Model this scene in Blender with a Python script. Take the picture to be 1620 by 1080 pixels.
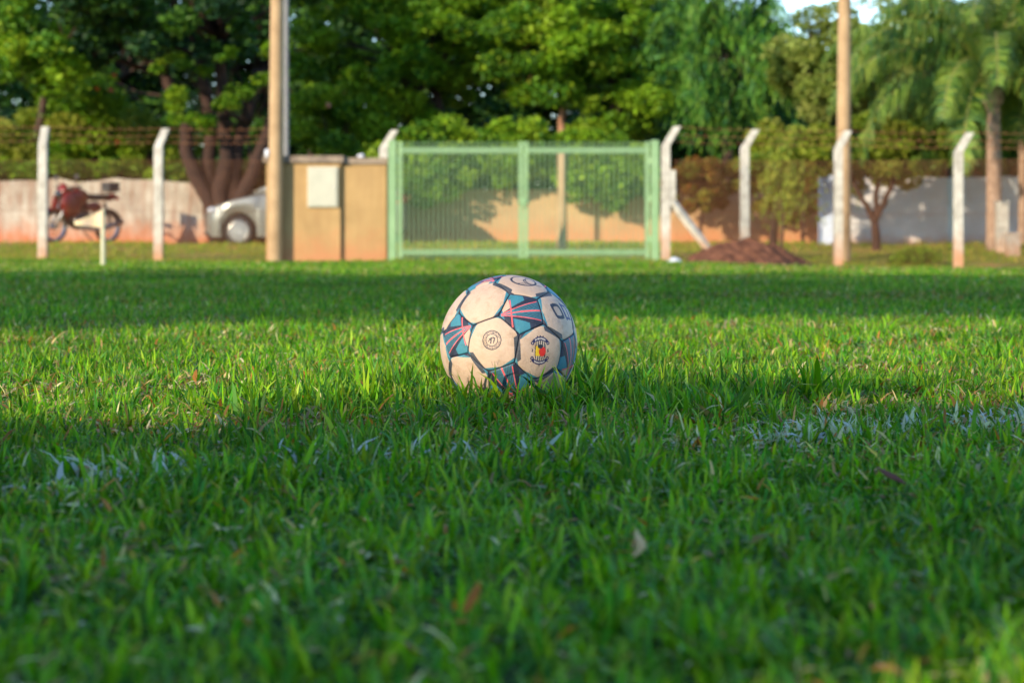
import bpy, bmesh, math, random
import numpy as np
from mathutils import Vector, Matrix
for o in list(bpy.data.objects): bpy.data.objects.remove(o)
scene = bpy.context.scene
COL = scene.collection
R = math.radians
rng = np.random.default_rng(7)
random.seed(7)

# ------------------------------------------------------------------ camera, sky, sun, exposure
CAM_H = 0.267          # a camera held just above the turf
FPX = 3155.0           # focal length in pixels of a 1620 px wide frame
HOR = 388.0
cd = bpy.data.cameras.new('camera')
cam = bpy.data.objects.new('camera', cd); COL.objects.link(cam)
cam.location = (0, 0, CAM_H); cam.rotation_euler = (R(90), 0, 0)
cd.sensor_width = 36; cd.lens = FPX / 1620 * 36
cd.shift_y = -(540 - HOR) / 1620
cd.clip_start = 0.05; cd.clip_end = 1500
cd.dof.use_dof = True; cd.dof.focus_distance = 3.16; cd.dof.aperture_fstop = 6.9
cd.dof.aperture_blades = 7
scene.camera = cam

SUN_EL, SUN_AZ = 18.0, 40.0      # elevation; degrees to the left of straight behind the camera
w = bpy.data.worlds.new('World'); scene.world = w; w.use_nodes = True
nt = w.node_tree; bg = nt.nodes['Background']
sky = nt.nodes.new('ShaderNodeTexSky'); sky.sky_type = 'NISHITA'; sky.sun_disc = False
sky.sun_elevation = R(SUN_EL)
# direction towards the sun
sd = Vector((-math.sin(R(SUN_AZ)) * math.cos(R(SUN_EL)), -math.cos(R(SUN_AZ)) * math.cos(R(SUN_EL)), math.sin(R(SUN_EL))))
sky.sun_rotation = math.atan2(sd.x, sd.y)
sky.air_density = 1.0; sky.dust_density = 0.0; sky.ozone_density = 3.0
nt.links.new(sky.outputs[0], bg.inputs[0]); bg.inputs[1].default_value = 0.15
sl = bpy.data.lights.new('sun', 'SUN'); sun = bpy.data.objects.new('sun', sl); COL.objects.link(sun)
sl.energy = 2.9; sl.angle = R(0.5); sl.color = (1.0, 0.82, 0.58)
sun.rotation_euler = sd.to_track_quat('Z', 'Y').to_euler(); sun.location = (-20, -25, 20)
scene.view_settings.view_transform = 'Standard'; scene.view_settings.look = 'None'
scene.view_settings.exposure = 1.62; scene.view_settings.gamma = 1
scene.render.resolution_x = 1024; scene.render.resolution_y = 682
scene.render.engine = 'CYCLES'

# ------------------------------------------------------------------ helpers
def at(px, py, D):
    s = FPX / D
    return Vector(((px - 810) / s, D, CAM_H - (py - HOR) / s))
def sm(a, b, x):
    t = np.clip((x - a) / (b - a), 0, 1); return t * t * (3 - 2 * t)
def ground_z(X, Y):
    X = np.asarray(X, float); Y = np.asarray(Y, float)
    z = 0.30 * sm(32.8, 40.5, Y)
    z = z - 0.13 * sm(1.5, 7, X) * sm(14, 29, Y) * (1 - sm(31, 36, Y))
    z = z + 0.03 * np.sin(X * 0.7 + 1) * sm(9, 25, Y) * np.sin(Y * 0.23)
    return z
def gz(x, y): return float(ground_z(x, y))

def tag(o, label=None, cat=None, group=None, kind=None):
    if label: o['label'] = label
    if cat: o['category'] = cat
    if group: o['group'] = group
    if kind: o['kind'] = kind
    return o
def empty(name, loc, rz=0.0, label=None, cat=None, group=None):
    o = bpy.data.objects.new(name, None); COL.objects.link(o)
    o.location = loc; o.rotation_euler = (0, 0, rz); o.empty_display_size = 0.1
    return tag(o, label, cat, group)
def copy_tree(o, parent=None):
    c = o.copy(); COL.objects.link(c); c.parent = parent
    for ch in list(o.children): copy_tree(ch, c)
    return c

class MB:
    def __init__(s): s.v = []; s.f = []
    def add(s, vs, fs):
        n = len(s.v); s.v += [tuple(p) for p in vs]; s.f += [tuple(i + n for i in f) for f in fs]; return s
    def box(s, c, d, rot=None, top=1.0):
        x, y, z = d[0] / 2, d[1] / 2, d[2] / 2
        vs = [Vector((a * x * (top if k > 0 else 1), b * y * (top if k > 0 else 1), k * z)) for k in (-1, 1) for a, b in ((-1, -1), (1, -1), (1, 1), (-1, 1))]
        if rot is not None: vs = [rot @ p for p in vs]
        c = Vector(c)
        return s.add([p + c for p in vs], [(3, 2, 1, 0), (4, 5, 6, 7), (0, 1, 5, 4), (1, 2, 6, 5), (2, 3, 7, 6), (3, 0, 4, 7)])
    def tube(s, pts, rad, n=8, cap=True, flat=1.0):
        pts = [Vector(p) for p in pts]
        if not hasattr(rad, '__len__'): rad = [rad] * len(pts)
        vs = []; prev = None
        for i, p in enumerate(pts):
            t = (pts[min(i + 1, len(pts) - 1)] - pts[max(i - 1, 0)]).normalized()
            if prev is None:
                a = Vector((0, 0, 1)) if abs(t.z) < 0.9 else Vector((1, 0, 0)); u = t.cross(a).normalized()
            else:
                u = (prev - t * prev.dot(t)).normalized()
            prev = u; v = t.cross(u)
            for k in range(n):
                a = 2 * math.pi * k / n
                vs.append(p + (u * math.cos(a) + v * math.sin(a) * flat) * rad[i])
        fs = []
        for i in range(len(pts) - 1):
            for k in range(n):
                a = i * n + k; b = i * n + (k + 1) % n
                fs.append((a, b, b + n, a + n))
        if cap:
            fs.append(tuple(reversed(range(n)))); fs.append(tuple(range((len(pts) - 1) * n, len(pts) * n)))
        return s.add(vs, fs)
    def lathe(s, prof, c=(0, 0, 0), axis='Z', n=24):
        vs = []
        for r, h in prof:
            for k in range(n):
                a = 2 * math.pi * k / n; x, y = r * math.cos(a), r * math.sin(a)
                p = {'Z': (x, y, h), 'Y': (x, h, y), 'X': (h, x, y)}[axis]
                vs.append((p[0] + c[0], p[1] + c[1], p[2] + c[2]))
        m = len(prof); fs = []
        for i in range(m - 1):
            for k in range(n):
                a = i * n + k; b = i * n + (k + 1) % n; fs.append((a, b, b + n, a + n))
        return s.add(vs, fs)
    def blob(s, c, d, n=12, m=8, rot=None, fn=None):
        vs = []; c = Vector(c)
        for i in range(m + 1):
            th = math.pi * i / m
            for k in range(n):
                a = 2 * math.pi * k / n
                p = Vector((math.sin(th) * math.cos(a) * d[0] / 2, math.sin(th) * math.sin(a) * d[1] / 2, math.cos(th) * d[2] / 2))
                if fn: p = fn(p)
                if rot is not None: p = rot @ p
                vs.append(p + c)
        fs = []
        for i in range(m):
            for k in range(n):
                a = i * n + k; b = i * n + (k + 1) % n; fs.append((a, a + n, b + n, b))
        return s.add(vs, fs)
    def build(s, name, mat, parent=None, bevel=0, smooth=False, subsurf=0):
        me = bpy.data.meshes.new(name); me.from_pydata(s.v, [], s.f); me.materials.append(mat)
        bm = bmesh.new(); bm.from_mesh(me); bmesh.ops.remove_doubles(bm, verts=bm.verts, dist=1e-5)
        bmesh.ops.recalc_face_normals(bm, faces=bm.faces)
        if bevel: bmesh.ops.bevel(bm, geom=[e for e in bm.edges], offset=bevel, segments=2, affect='EDGES', profile=0.6, clamp_overlap=True)
        bm.to_mesh(me); bm.free()
        if smooth: me.polygons.foreach_set('use_smooth', [True] * len(me.polygons))
        o = bpy.data.objects.new(name, me); COL.objects.link(o); o.parent = parent
        if subsurf:
            md = o.modifiers.new('s', 'SUBSURF'); md.levels = subsurf; md.render_levels = subsurf
        return o

def np_mesh(name, verts, loops, starts, mat, tint=None, parent=None, smooth=False):
    me = bpy.data.meshes.new(name)
    me.vertices.add(len(verts)); me.vertices.foreach_set('co', np.ascontiguousarray(verts, dtype=np.float32).ravel())
    me.loops.add(len(loops)); me.loops.foreach_set('vertex_index', np.ascontiguousarray(loops, dtype=np.int32))
    me.polygons.add(len(starts)); me.polygons.foreach_set('loop_start', np.ascontiguousarray(starts, dtype=np.int32))
    if tint is not None:
        ca = me.color_attributes.new('tint', 'FLOAT_COLOR', 'POINT')
        c4 = np.ones((len(verts), 4), np.float32); c4[:, :3] = tint
        ca.data.foreach_set('color', c4.ravel())
    me.update(calc_edges=True)
    me.polygons.foreach_set('use_smooth', np.full(len(starts), smooth))
    me.materials.append(mat)
    o = bpy.data.objects.new(name, me); COL.objects.link(o); o.parent = parent
    return o

# ------------------------------------------------------------------ materials
def mat_new(name):
    m = bpy.data.materials.new(name); m.use_nodes = True
    n = m.node_tree.nodes; b = n['Principled BSDF']; return m, m.node_tree, b
def ramp(nt, fac, stops):
    r = nt.nodes.new('ShaderNodeValToRGB'); e = r.color_ramp.elements
    while len(e) < len(stops): e.new(0.5)
    for i, (p, c) in enumerate(stops): e[i].position = p; e[i].color = (*c, 1)
    nt.links.new(fac, r.inputs[0]); return r.outputs[0]
def noise(nt, scale, detail=4, rough=0.6, vec=None, dist=0.0):
    t = nt.nodes.new('ShaderNodeTexNoise'); t.inputs['Scale'].default_value = scale
    t.inputs['Detail'].default_value = detail; t.inputs['Roughness'].default_value = rough; t.inputs['Distortion'].default_value = dist
    if vec is None:
        c = nt.nodes.new('ShaderNodeTexCoord'); vec = c.outputs['Object']
    nt.links.new(vec, t.inputs['Vector']); return t.outputs['Fac']
def geo_pos(nt):
    g = nt.nodes.new('ShaderNodeNewGeometry'); return g.outputs['Position']
def mix(nt, fac, a, b, mode='MIX'):
    m = nt.nodes.new('ShaderNodeMix'); m.data_type = 'RGBA'; m.blend_type = mode
    if hasattr(fac, 'links'): nt.links.new(fac, m.inputs[0])
    else: m.inputs[0].default_value = fac
    for k, v in ((6, a), (7, b)):
        if hasattr(v, 'links'): nt.links.new(v, m.inputs[k])
        else: m.inputs[k].default_value = (*v, 1)
    return m.outputs[2]
def bump(nt, b, h, strength=0.4, dist=0.02):
    n = nt.nodes.new('ShaderNodeBump'); n.inputs['Strength'].default_value = strength; n.inputs['Distance'].default_value = dist
    nt.links.new(h, n.inputs['Height']); nt.links.new(n.outputs[0], b.inputs['Normal'])
def mottled(name, c1, c2, scale=3, rough=0.75, bumps=0.3, bscale=40, metal=0.0, spec=0.4, c3=None):
    m, nt, b = mat_new(name)
    st = [(0.3, c1), (0.7, c2)] if c3 is None else [(0.28, c1), (0.52, c2), (0.75, c3)]
    nt.links.new(ramp(nt, noise(nt, scale), st), b.inputs['Base Color'])
    b.inputs['Roughness'].default_value = rough; b.inputs['Metallic'].default_value = metal
    b.inputs['Specular IOR Level'].default_value = spec
    if bumps: bump(nt, b, noise(nt, bscale), bumps)
    return m
def dirty_base(name, c1, c2, dirt, z0, z1, scale=4, streak=False, bumps=0.3, rough=0.85):
    """paint or render with soil splashed up from the foot (world z0..z1) """
    m, nt, b = mat_new(name)
    pos = geo_pos(nt); sx = nt.nodes.new('ShaderNodeSeparateXYZ'); nt.links.new(pos, sx.inputs[0])
    base = ramp(nt, noise(nt, scale, vec=pos), [(0.3, c1), (0.7, c2)])
    if streak:
        mp = nt.nodes.new('ShaderNodeMapping'); mp.inputs['Scale'].default_value = (9, 9, 0.9); nt.links.new(pos, mp.inputs[0])
        st = ramp(nt, noise(nt, 1.0, 5, 0.7, vec=mp.outputs[0]), [(0.42, (0, 0, 0)), (0.72, (1, 1, 1))])
        bw = nt.nodes.new('ShaderNodeRGBToBW'); nt.links.new(st, bw.inputs[0])
        ml = nt.nodes.new('ShaderNodeMath'); ml.operation = 'MULTIPLY'; ml.inputs[1].default_value = 0.75 if c1[2] > .2 else .28; nt.links.new(bw.outputs[0], ml.inputs[0])
        base = mix(nt, ml.outputs[0], base, tuple(x * 0.45 for x in dirt))
    nz = noise(nt, 5, 4, 0.65, vec=pos)
    ad = nt.nodes.new('ShaderNodeMath'); ad.operation = 'MULTIPLY_ADD'; ad.inputs[1].default_value = -(z1 - z0) * 1.6; nt.links.new(nz, ad.inputs[0])
    nt.links.new(sx.outputs[2], ad.inputs[2])
    mr = nt.nodes.new('ShaderNodeMapRange'); mr.inputs['From Min'].default_value = z0 - (z1 - z0) * .8; mr.inputs['From Max'].default_value = z1 - (z1 - z0) * .8
    mr.inputs['To Min'].default_value = 0.92; mr.inputs['To Max'].default_value = 0.0; nt.links.new(ad.outputs[0], mr.inputs[0])
    col = mix(nt, mr.outputs[0], base, dirt)
    nt.links.new(col, b.inputs['Base Color']); b.inputs['Roughness'].default_value = rough; b.inputs['Specular IOR Level'].default_value = 0.25
    if bumps: bump(nt, b, noise(nt, 30, 6, vec=pos), bumps)
    return m
def tint_mat(name, rough=0.5, spec=0.4, transl=0.25, tcol=(1.3, 1.25, 0.4)):
    m, nt, b = mat_new(name)
    a = nt.nodes.new('ShaderNodeAttribute'); a.attribute_name = 'tint'
    nt.links.new(a.outputs['Color'], b.inputs['Base Color']); b.inputs['Roughness'].default_value = rough
    b.inputs['Specular IOR Level'].default_value = spec
    if transl:
        t = nt.nodes.new('ShaderNodeBsdfTranslucent'); mx = nt.nodes.new('ShaderNodeMixShader'); mx.inputs[0].default_value = transl
        cc = mix(nt, 1.0, a.outputs['Color'], tcol, 'MULTIPLY'); nt.links.new(cc, t.inputs[0])
        nt.links.new(b.outputs[0], mx.inputs[1]); nt.links.new(t.outputs[0], mx.inputs[2])
        nt.links.new(mx.outputs[0], nt.nodes['Material Output'].inputs[0])
    return m
M = {}
M['leaf'] = tint_mat('leaf', 0.55, 0.25, 0.3)
M['grass'] = tint_mat('grass_blade', 0.5, 0.18, 0.40)
M['bark_dark'] = mottled('bark_dark', (0.022, 0.013, 0.009), (0.06, 0.034, 0.022), 6, 0.9, 0.8, 25)
M['bark_red'] = mottled('bark_red', (0.016, 0.008, 0.006), (0.042, 0.018, 0.012), 5, 0.9, 0.8, 20)  # near black: shade on the big tree's stems is put into this colour
M['bark_palm'] = mottled('bark_palm', (0.16, 0.10, 0.07), (0.36, 0.25, 0.18), 7, 0.9, 0.8, 18)
M['pole_wood'] = mottled('pole_wood', (0.25, 0.16, 0.08), (0.38, 0.26, 0.14), 3, 0.8, 0.4, 14)
M['pole_grey'] = mottled('pole_grey', (0.12, 0.12, 0.125), (0.19, 0.185, 0.18), 3, 0.7, 0.2, 14)
M['post'] = dirty_base('post_concrete', (0.48, 0.46, 0.40), (0.27, 0.25, 0.21), (0.40, 0.19, 0.09), 0.0, 0.55, 8)
M['pillar'] = dirty_base('pillar_render', (0.40, 0.265, 0.115), (0.27, 0.175, 0.075), (0.38, 0.16, 0.075), -0.1, 0.55, 1.6, bumps=0.4, streak=True)
M['cap'] = mottled('cap_concrete', (0.12, 0.09, 0.07), (0.27, 0.21, 0.15), 5, 0.9, 0.5, 20)
M['gate'] = mottled('gate_paint', (0.15, 0.26, 0.12), (0.20, 0.32, 0.16), 6, 0.45, 0.15, 30)
M['picket'] = mottled('picket_paint', (0.12, 0.21, 0.11), (0.16, 0.26, 0.14), 6, 0.5, 0.1, 30)
M['whitebox'] = mottled('meter_paint', (0.34, 0.34, 0.27), (0.40, 0.39, 0.31), 5, 0.5, 0.05, 20)
M['wall_white'] = dirty_base('wall_whitewash', (0.50, 0.47, 0.39), (0.28, 0.25, 0.20), (0.46, 0.14, 0.05), 0.30, 0.85, 1.8, streak=True)
M['wall_tan'] = dirty_base('wall_tan', (0.42, 0.29, 0.15), (0.30, 0.20, 0.11), (0.46, 0.20, 0.09), 0.3, 0.9, 1.4, streak=False)
M['wall_right'] = dirty_base('wall_pale', (0.58, 0.57, 0.58), (0.44, 0.44, 0.45), (0.42, 0.20, 0.10), 0.22, 0.5, 1.6, streak=False)
M['wall_blue'] = mottled('pilaster_paint', (0.42, 0.52, 0.70), (0.52, 0.60, 0.74), 4, 0.8, 0.2, 20)
M['wire'] = mottled('rusty_wire', (0.13, 0.05, 0.022), (0.27, 0.12, 0.05), 9, 0.75, 0, metal=0.2)
M['soil'] = mottled('red_soil', (0.05, 0.022, 0.014), (0.16, 0.07, 0.042), 7, 1.0, 1.0, 30, spec=0.1)
M['plastic_white'] = mottled('plastic_white', (0.5, 0.52, 0.58), (0.6, 0.6, 0.63), 5, 0.4, 0.4, 12)
M['car'] = mottled('car_paint', (0.18, 0.185, 0.165), (0.23, 0.235, 0.215), 1.0, 0.32, 0, metal=0.5)
M['black'] = mottled('black_plastic', (0.012, 0.012, 0.013), (0.03, 0.03, 0.03), 8, 0.5, 0.1)
M['tyre'] = mottled('tyre_rubber', (0.015, 0.014, 0.013), (0.035, 0.03, 0.027), 12, 0.85, 0.4, 60)
M['rim'] = mottled('rim_alloy', (0.32, 0.32, 0.31), (0.42, 0.42, 0.40), 5, 0.35, 0, metal=0.6)
M['glass'] = mottled('car_glass', (0.01, 0.012, 0.014), (0.02, 0.023, 0.026), 2, 0.05, 0, spec=0.8)
M['lamp'] = mottled('lamp_lens', (0.28, 0.30, 0.33), (0.36, 0.38, 0.41), 6, 0.12, 0, spec=0.7)
M['lamp_red'] = mottled('lamp_red', (0.35, 0.01, 0.01), (0.45, 0.02, 0.02), 6, 0.15, 0)
M['moto_red'] = mottled('moto_red', (0.12, 0.006, 0.006), (0.19, 0.009, 0.008), 6, 0.3, 0)
M['chrome'] = mottled('dull_metal', (0.25, 0.25, 0.26), (0.4, 0.4, 0.4), 6, 0.35, 0, metal=0.9)
M['flag'] = mottled('pennant', (0.55, 0.45, 0.22), (0.55, 0.40, 0.30), 8, 0.7, 0)
M['stake'] = mottled('stake_paint', (0.40, 0.40, 0.24), (0.48, 0.46, 0.32), 8, 0.7, 0)

# ------------------------------------------------------------------ the ground, one sheet to the horizon
def ground():
    xs = np.concatenate([[-700, -400, -200, -110, -60, -35], np.arange(-24, 24.01, 0.4), [35, 60, 110, 200, 400, 700]])
    ys = np.concatenate([[-400, -200, -90, -40, -20, -10], np.arange(-6, 60.01, 0.4), [66, 75, 90, 120, 180, 300, 600, 1200]])
    X, Y = np.meshgrid(xs, ys, indexing='ij'); Z = ground_z(X, Y)
    inner = (np.abs(X) < 24) & (Y > -6) & (Y < 60)
    Z = Z + np.where(inner, 0.006 * np.sin(X * 5.1 + Y * 2.3) * np.cos(Y * 4.3 - X), 0)
    V = np.stack([X, Y, Z], -1).reshape(-1, 3); nx, ny = len(xs), len(ys)
    i, j = np.meshgrid(np.arange(nx - 1), np.arange(ny - 1), indexing='ij'); a = (i * ny + j).ravel()
    F = np.stack([a, a + ny, a + ny + 1, a + 1], 1)
    m, nt, b = mat_new('turf_soil')
    pos = geo_pos(nt)
    g = ramp(nt, noise(nt, 2.2, 8, 0.7, vec=pos), [(0.3, (0.018, 0.05, 0.012)), (0.5, (0.04, 0.085, 0.018)), (0.72, (0.085, 0.085, 0.03))])
    gf = ramp(nt, noise(nt, 60, 3, 0.7, vec=pos), [(0.35, (0.35, 0.35, 0.35)), (0.65, (1.2, 1.2, 1.1))])
    g = mix(nt, 1.0, g, gf, 'MULTIPLY')
    verge = ramp(nt, noise(nt, 1.6, 6, 0.7, vec=pos, dist=0.6), [(0.36, (0.13, 0.19, 0.02)), (0.52, (0.24, 0.23, 0.04)), (0.64, (0.46, 0.21, 0.08))])
    sx = nt.nodes.new('ShaderNodeSeparateXYZ'); nt.links.new(pos, sx.inputs[0])
    nz = noise(nt, 1.1, 4, 0.6, vec=pos)
    def band(y0, y1, amp):
        ad = nt.nodes.new('ShaderNodeMath'); ad.operation = 'MULTIPLY_ADD'; ad.inputs[1].default_value = amp; nt.links.new(nz, ad.inputs[0]); nt.links.new(sx.outputs[1], ad.inputs[2])
        mr = nt.nodes.new('ShaderNodeMapRange'); mr.inputs['From Min'].default_value = y0 + amp / 2; mr.inputs['From Max'].default_value = y1 + amp / 2; nt.links.new(ad.outputs[0], mr.inputs[0]); return mr.outputs[0]
    c = mix(nt, band(30.3, 31.6, 1.5), g, verge)
    c = mix(nt, band(40.2, 41.4, 1.2), c, (0.42, 0.17, 0.08))
    nt.links.new(c, b.inputs['Base Color']); b.inputs['Roughness'].default_value = 1; b.inputs['Specular IOR Level'].default_value = 0.1
    bump(nt, b, noise(nt, 45, 5, vec=pos), 0.8, 0.02)
    o = np_mesh('ground', V, F.ravel(), np.arange(len(F)) * 4, m, smooth=True)
    tag(o, kind='structure')
ground()
# ------------------------------------------------------------------ grass
def vnoise(x, y, seed=0):
    """smooth value noise, roughly 0..1"""
    r = np.random.default_rng(seed).random((64, 64))
    xi = np.floor(x).astype(int); yi = np.floor(y).astype(int); fx = x - xi; fy = y - yi
    fx = fx * fx * (3 - 2 * fx); fy = fy * fy * (3 - 2 * fy)
    g = lambda a, b: r[a % 64, b % 64]
    return (g(xi, yi) * (1 - fx) + g(xi + 1, yi) * fx) * (1 - fy) + (g(xi, yi + 1) * (1 - fx) + g(xi + 1, yi + 1) * fx) * fy
BALL = Vector((0.0, 3.2, 0.1094)); BALL_R = 0.1102
BALL.x = (804.7 - 810) / (FPX / 3.2)
LINE_A = np.array([-0.60, 2.05]); LINE_B = np.array([0.80, 2.86])
GREENS = np.array([[0.072, 0.205, 0.004], [0.120, 0.265, 0.006], [0.170, 0.275, 0.010], [0.036, 0.155, 0.008], [0.040, 0.160, 0.020], [0.080, 0.190, 0.035], [0.20, 0.30, 0.02]])
GP = np.array([.26, .22, .13, .14, .11, .08, .06])
DRY = np.array([[0.40, 0.30, 0.13], [0.28, 0.17, 0.07], [0.32, 0.13, 0.03], [0.45, 0.40, 0.22]])
def blades(name, x, y, L, wd, lean, tint_c, mat, segs=3, az=None, curve=None, lift=0.0):
    n = len(x); z = ground_z(x, y) - 0.004 + lift
    la = rng.random(n) * 2 * np.pi if az is None else az          # direction of lean
    fa = la + np.pi / 2 + rng.normal(0, 0.6, n)                    # ribbon's width direction
    ts = [0, .38, .74, 1.0] if segs == 3 else [0, .6, 1.0]
    ws = [.75, 1.0, .62, 0] if segs == 3 else [.8, .85, 0]
    cv = rng.uniform(0.4, 1.6, n) if curve is None else curve
    out = []; kink = rng.normal(0, 0.12, n)
    for t, wf in zip(ts, ws):
        ang = lean * (0.35 + cv * t)                                # local bending
        ang = np.minimum(ang, 1.75)
        px = x + np.cos(la) * np.sin(ang) * L * t + np.cos(fa) * kink * L * t * t
        py = y + np.sin(la) * np.sin(ang) * L * t + np.sin(fa) * kink * L * t * t
        pz = z + np.cos(ang) * L * t * np.where(t > 0.8, .96, 1)
        pz = np.maximum(pz, z + 0.003)
        ox = np.cos(fa) * wd * wf / 2; oy = np.sin(fa) * wd * wf / 2
        tw = (rng.random(n) - .5) * wd * wf * .5
        if wf > 0:
            out.append(np.stack([px - ox, py - oy, pz - tw], 1)); out.append(np.stack([px + ox, py + oy, pz + tw], 1))
        else: out.append(np.stack([px, py, pz], 1))
    V = np.stack(out, 1); k = V.shape[1]; V = V.reshape(-1, 3)
    b = np.arange(n)[:, None] * k
    if segs == 3: F = np.concatenate([b + [0, 1, 3, 2], b + [2, 3, 5, 4], b + [4, 5, 6]], 1); st = [0, 4, 8]; per = 11
    else: F = np.concatenate([b + [0, 1, 3, 2], b + [2, 3, 4]], 1); st = [0, 4]; per = 7
    S = (np.arange(n)[:, None] * per + np.array(st)).ravel()
    shade = np.repeat(tint_c, k, 0)
    # tips of some blades are dry
    tip = (rng.random(n) < 0.16)
    sh = shade.reshape(n, k, 3)
    sh[tip, -1] = sh[tip, -1] * 0.3 + np.array([.38, .25, .10]) * 0.7
    return np_mesh(name, V, F.ravel(), S, mat, sh.reshape(-1, 3), smooth=True)
def pick(n, dry):
    c = GREENS[rng.choice(len(GREENS), n, p=GP)].copy()
    d = rng.random(n) < dry
    c[d] = DRY[rng.choice(4, d.sum())]
    return c * rng.uniform(0.45, 1.5, (n, 1)), d
def line_amount(x, y):
    d = LINE_B - LINE_A; L2 = d @ d; px = x - LINE_A[0]; py = y - LINE_A[1]
    off = np.abs(px * d[1] - py * d[0]) / math.sqrt(L2); t = (px * d[0] + py * d[1]) / L2
    a = np.clip(1.25 - off / 0.075, 0, 1)
    patch = .6 * vnoise(x * 9 + 5, y * 9, 3) + .4 * vnoise(x * 31 + 5, y * 31, 4); dens = 0.14 + 0.70 * sm(0.38, 0.75, t) + 0.24 * sm(0.25, 0.05, t)
    patch = patch + .25 * np.exp(-((x - .47) / .09) ** 2); dens = np.minimum(dens + .1 * np.exp(-((x - .47) / .08) ** 2), .62)
    return a * dens * sm(0.34, 0.60, patch) * 1.35
def near_grass():
    xs, ys = [], []
    for y0, y1, dens in ((0.55, 2.0, 21000), (2.0, 4.6, 22000), (4.6, 8.0, 10000)):
        hw = 0.257 * y1 * 1.12 + 0.15; n = int(dens * 2 * hw * (y1 - y0))
        x = rng.uniform(-hw, hw, n); y = rng.uniform(y0, y1, n)
        k = np.abs(x) < 0.257 * y * 1.12 + 0.15; xs.append(x[k]); ys.append(y[k])
    x = np.concatenate(xs); y = np.concatenate(ys)
    # tufts: pull towards random clump centres
    cx = np.floor(x / .05) + .5 + 0.4 * np.sin(np.floor(y / .05) * 12.9 + np.floor(x / .05) * 78.2); cx *= .05
    cy = np.floor(y / .05) + .5 + 0.4 * np.cos(np.floor(y / .05) * 39.9 + np.floor(x / .05) * 18.2); cy *= .05
    pull = rng.random(len(x)) ** 2 * .75; x = x * (1 - pull) + cx * pull; y = y * (1 - pull) + cy * pull
    r = np.hypot(x - BALL.x, y - BALL.y); k = r > 0.058; x, y, r = x[k], y[k], r[k]
    n = len(x)
    h = np.clip(1.5 * (vnoise(x * 6, y * 6, 1) * .5 + vnoise(x * 17, y * 17, 2) * .5) - .22, 0, 1.3)
    L = (0.028 + 0.034 * h) * rng.uniform(0.65, 1.35, n); L *= (.90 + .28 * (r < .5) + .24 * (r < .26)) * (.78 + .22 * sm(1.6, 2.6, y)); tall = rng.random(n) < 0.05; L[tall] *= 1.3
    wd = rng.uniform(0.0017, 0.0049, n) * (1 + .25 * (rng.random(n) < .12)) * (0.8 + 0.5 * (L / 0.05)); lean = np.abs(rng.normal(0.5, 0.48, n)) + .12 * sm(2.6, 2.0, y)
    dn = (0.20 + 0.32 * sm(.4, .8, vnoise(x * 4 + 9, y * 4, 5))) * (.28 + .72 * sm(2.0, 2.9, y))
    c, d = pick(n, dn)
    L[d] *= .7; lean[d] += .6
    tone = vnoise(x * 2.3, y * 2.3, 8)[:, None]; c[:] = c * (0.92 + 0.40 * tone)  # random patches of lighter and darker blade colour
    la = line_amount(x, y); wt = rng.random(n) < la
    mx_ = rng.uniform(.35, 1, (wt.sum(), 1)) ** .5; c[wt] = c[wt] * (1 - mx_) + mx_ * np.array([.60, .62, .66]) * rng.uniform(.75, 1.1, (wt.sum(), 1)); lean[wt] += .15; L[wt] *= 1.02; wd[wt] *= 1.25
    az = rng.random(n) * 2 * np.pi; nb = r < 0.135
    az[nb] = np.arctan2(y - BALL.y, x - BALL.x)[nb] + rng.normal(0, .5, nb.sum()); lean[r < .1] = np.maximum(lean[r < .1], .45)
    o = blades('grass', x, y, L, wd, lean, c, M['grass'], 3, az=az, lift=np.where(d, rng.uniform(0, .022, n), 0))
    tag(o, 'short broad green grass blades with dry bits around the ball', 'grass', kind='stuff')
near_grass()
def far_grass():
    xs, ys, Ls, ws = [], [], [], []
    for y0, y1, dens, L0, w0 in ((7.8, 13, 2600, .040, .008), (13, 21, 1300, .045, .012), (21, 31.3, 650, .05, .018)):
        hw = 0.257 * y1 * 1.1 + 0.8; n = int(dens * 2 * hw * (y1 - y0)); x = rng.uniform(-hw, hw, n); y = rng.uniform(y0, y1, n)
        k = np.abs(x) < 0.257 * y * 1.1 + 0.8; x, y = x[k], y[k]; n = len(x)
        h = vnoise(x * 1.7, y * 1.7, 21); xs.append(x); ys.append(y); Ls.append(L0 * (0.5 + .9 * h) * rng.uniform(.6, 1.3, n)); ws.append(w0 * rng.uniform(.6, 1.2, n))
    x = np.concatenate(xs); y = np.concatenate(ys); L = np.concatenate(Ls); wd = np.concatenate(ws); n = len(x)
    c, d = pick(n, 0.10 + .15 * sm(.5, .8, vnoise(x * .6, y * .6, 31)))
    c *= (0.75 + .5 * vnoise(x * .8, y * .8, 33))[:, None]
    o = blades('grass', x, y, L, wd, np.abs(rng.normal(.45, .4, n)), c, M['grass'], 2)
    tag(o, 'mown grass of the pitch between the ball and the fence', 'grass', kind='stuff')
    # the rougher verge beyond the fence
    hw = 13; n = 42000; x = rng.uniform(-hw, hw, n); y = rng.uniform(31.2, 41.5, n)
    keep = vnoise(x * .9, y * .9, 41) + rng.normal(0, .15, n) > .38 + .3 * sm(40, 41.5, y); x, y = x[keep], y[keep]; n = len(x)
    c = np.array([[.23, .31, .02], [.15, .27, .02], [.31, .31, .04], [.42, .28, .08]])[rng.choice(4, n, p=[.34, .28, .24, .14])] * rng.uniform(.8, 1.2, (n, 1))
    o = blades('weedy_grass', x, y, rng.uniform(.03, .11, n), rng.uniform(.012, .024, n), np.abs(rng.normal(.4, .35, n)), c, M['grass'], 2)
    tag(o, 'rough sunlit yellow green grass on the verge beyond the fence', 'grass', kind='stuff')
far_grass()

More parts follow.
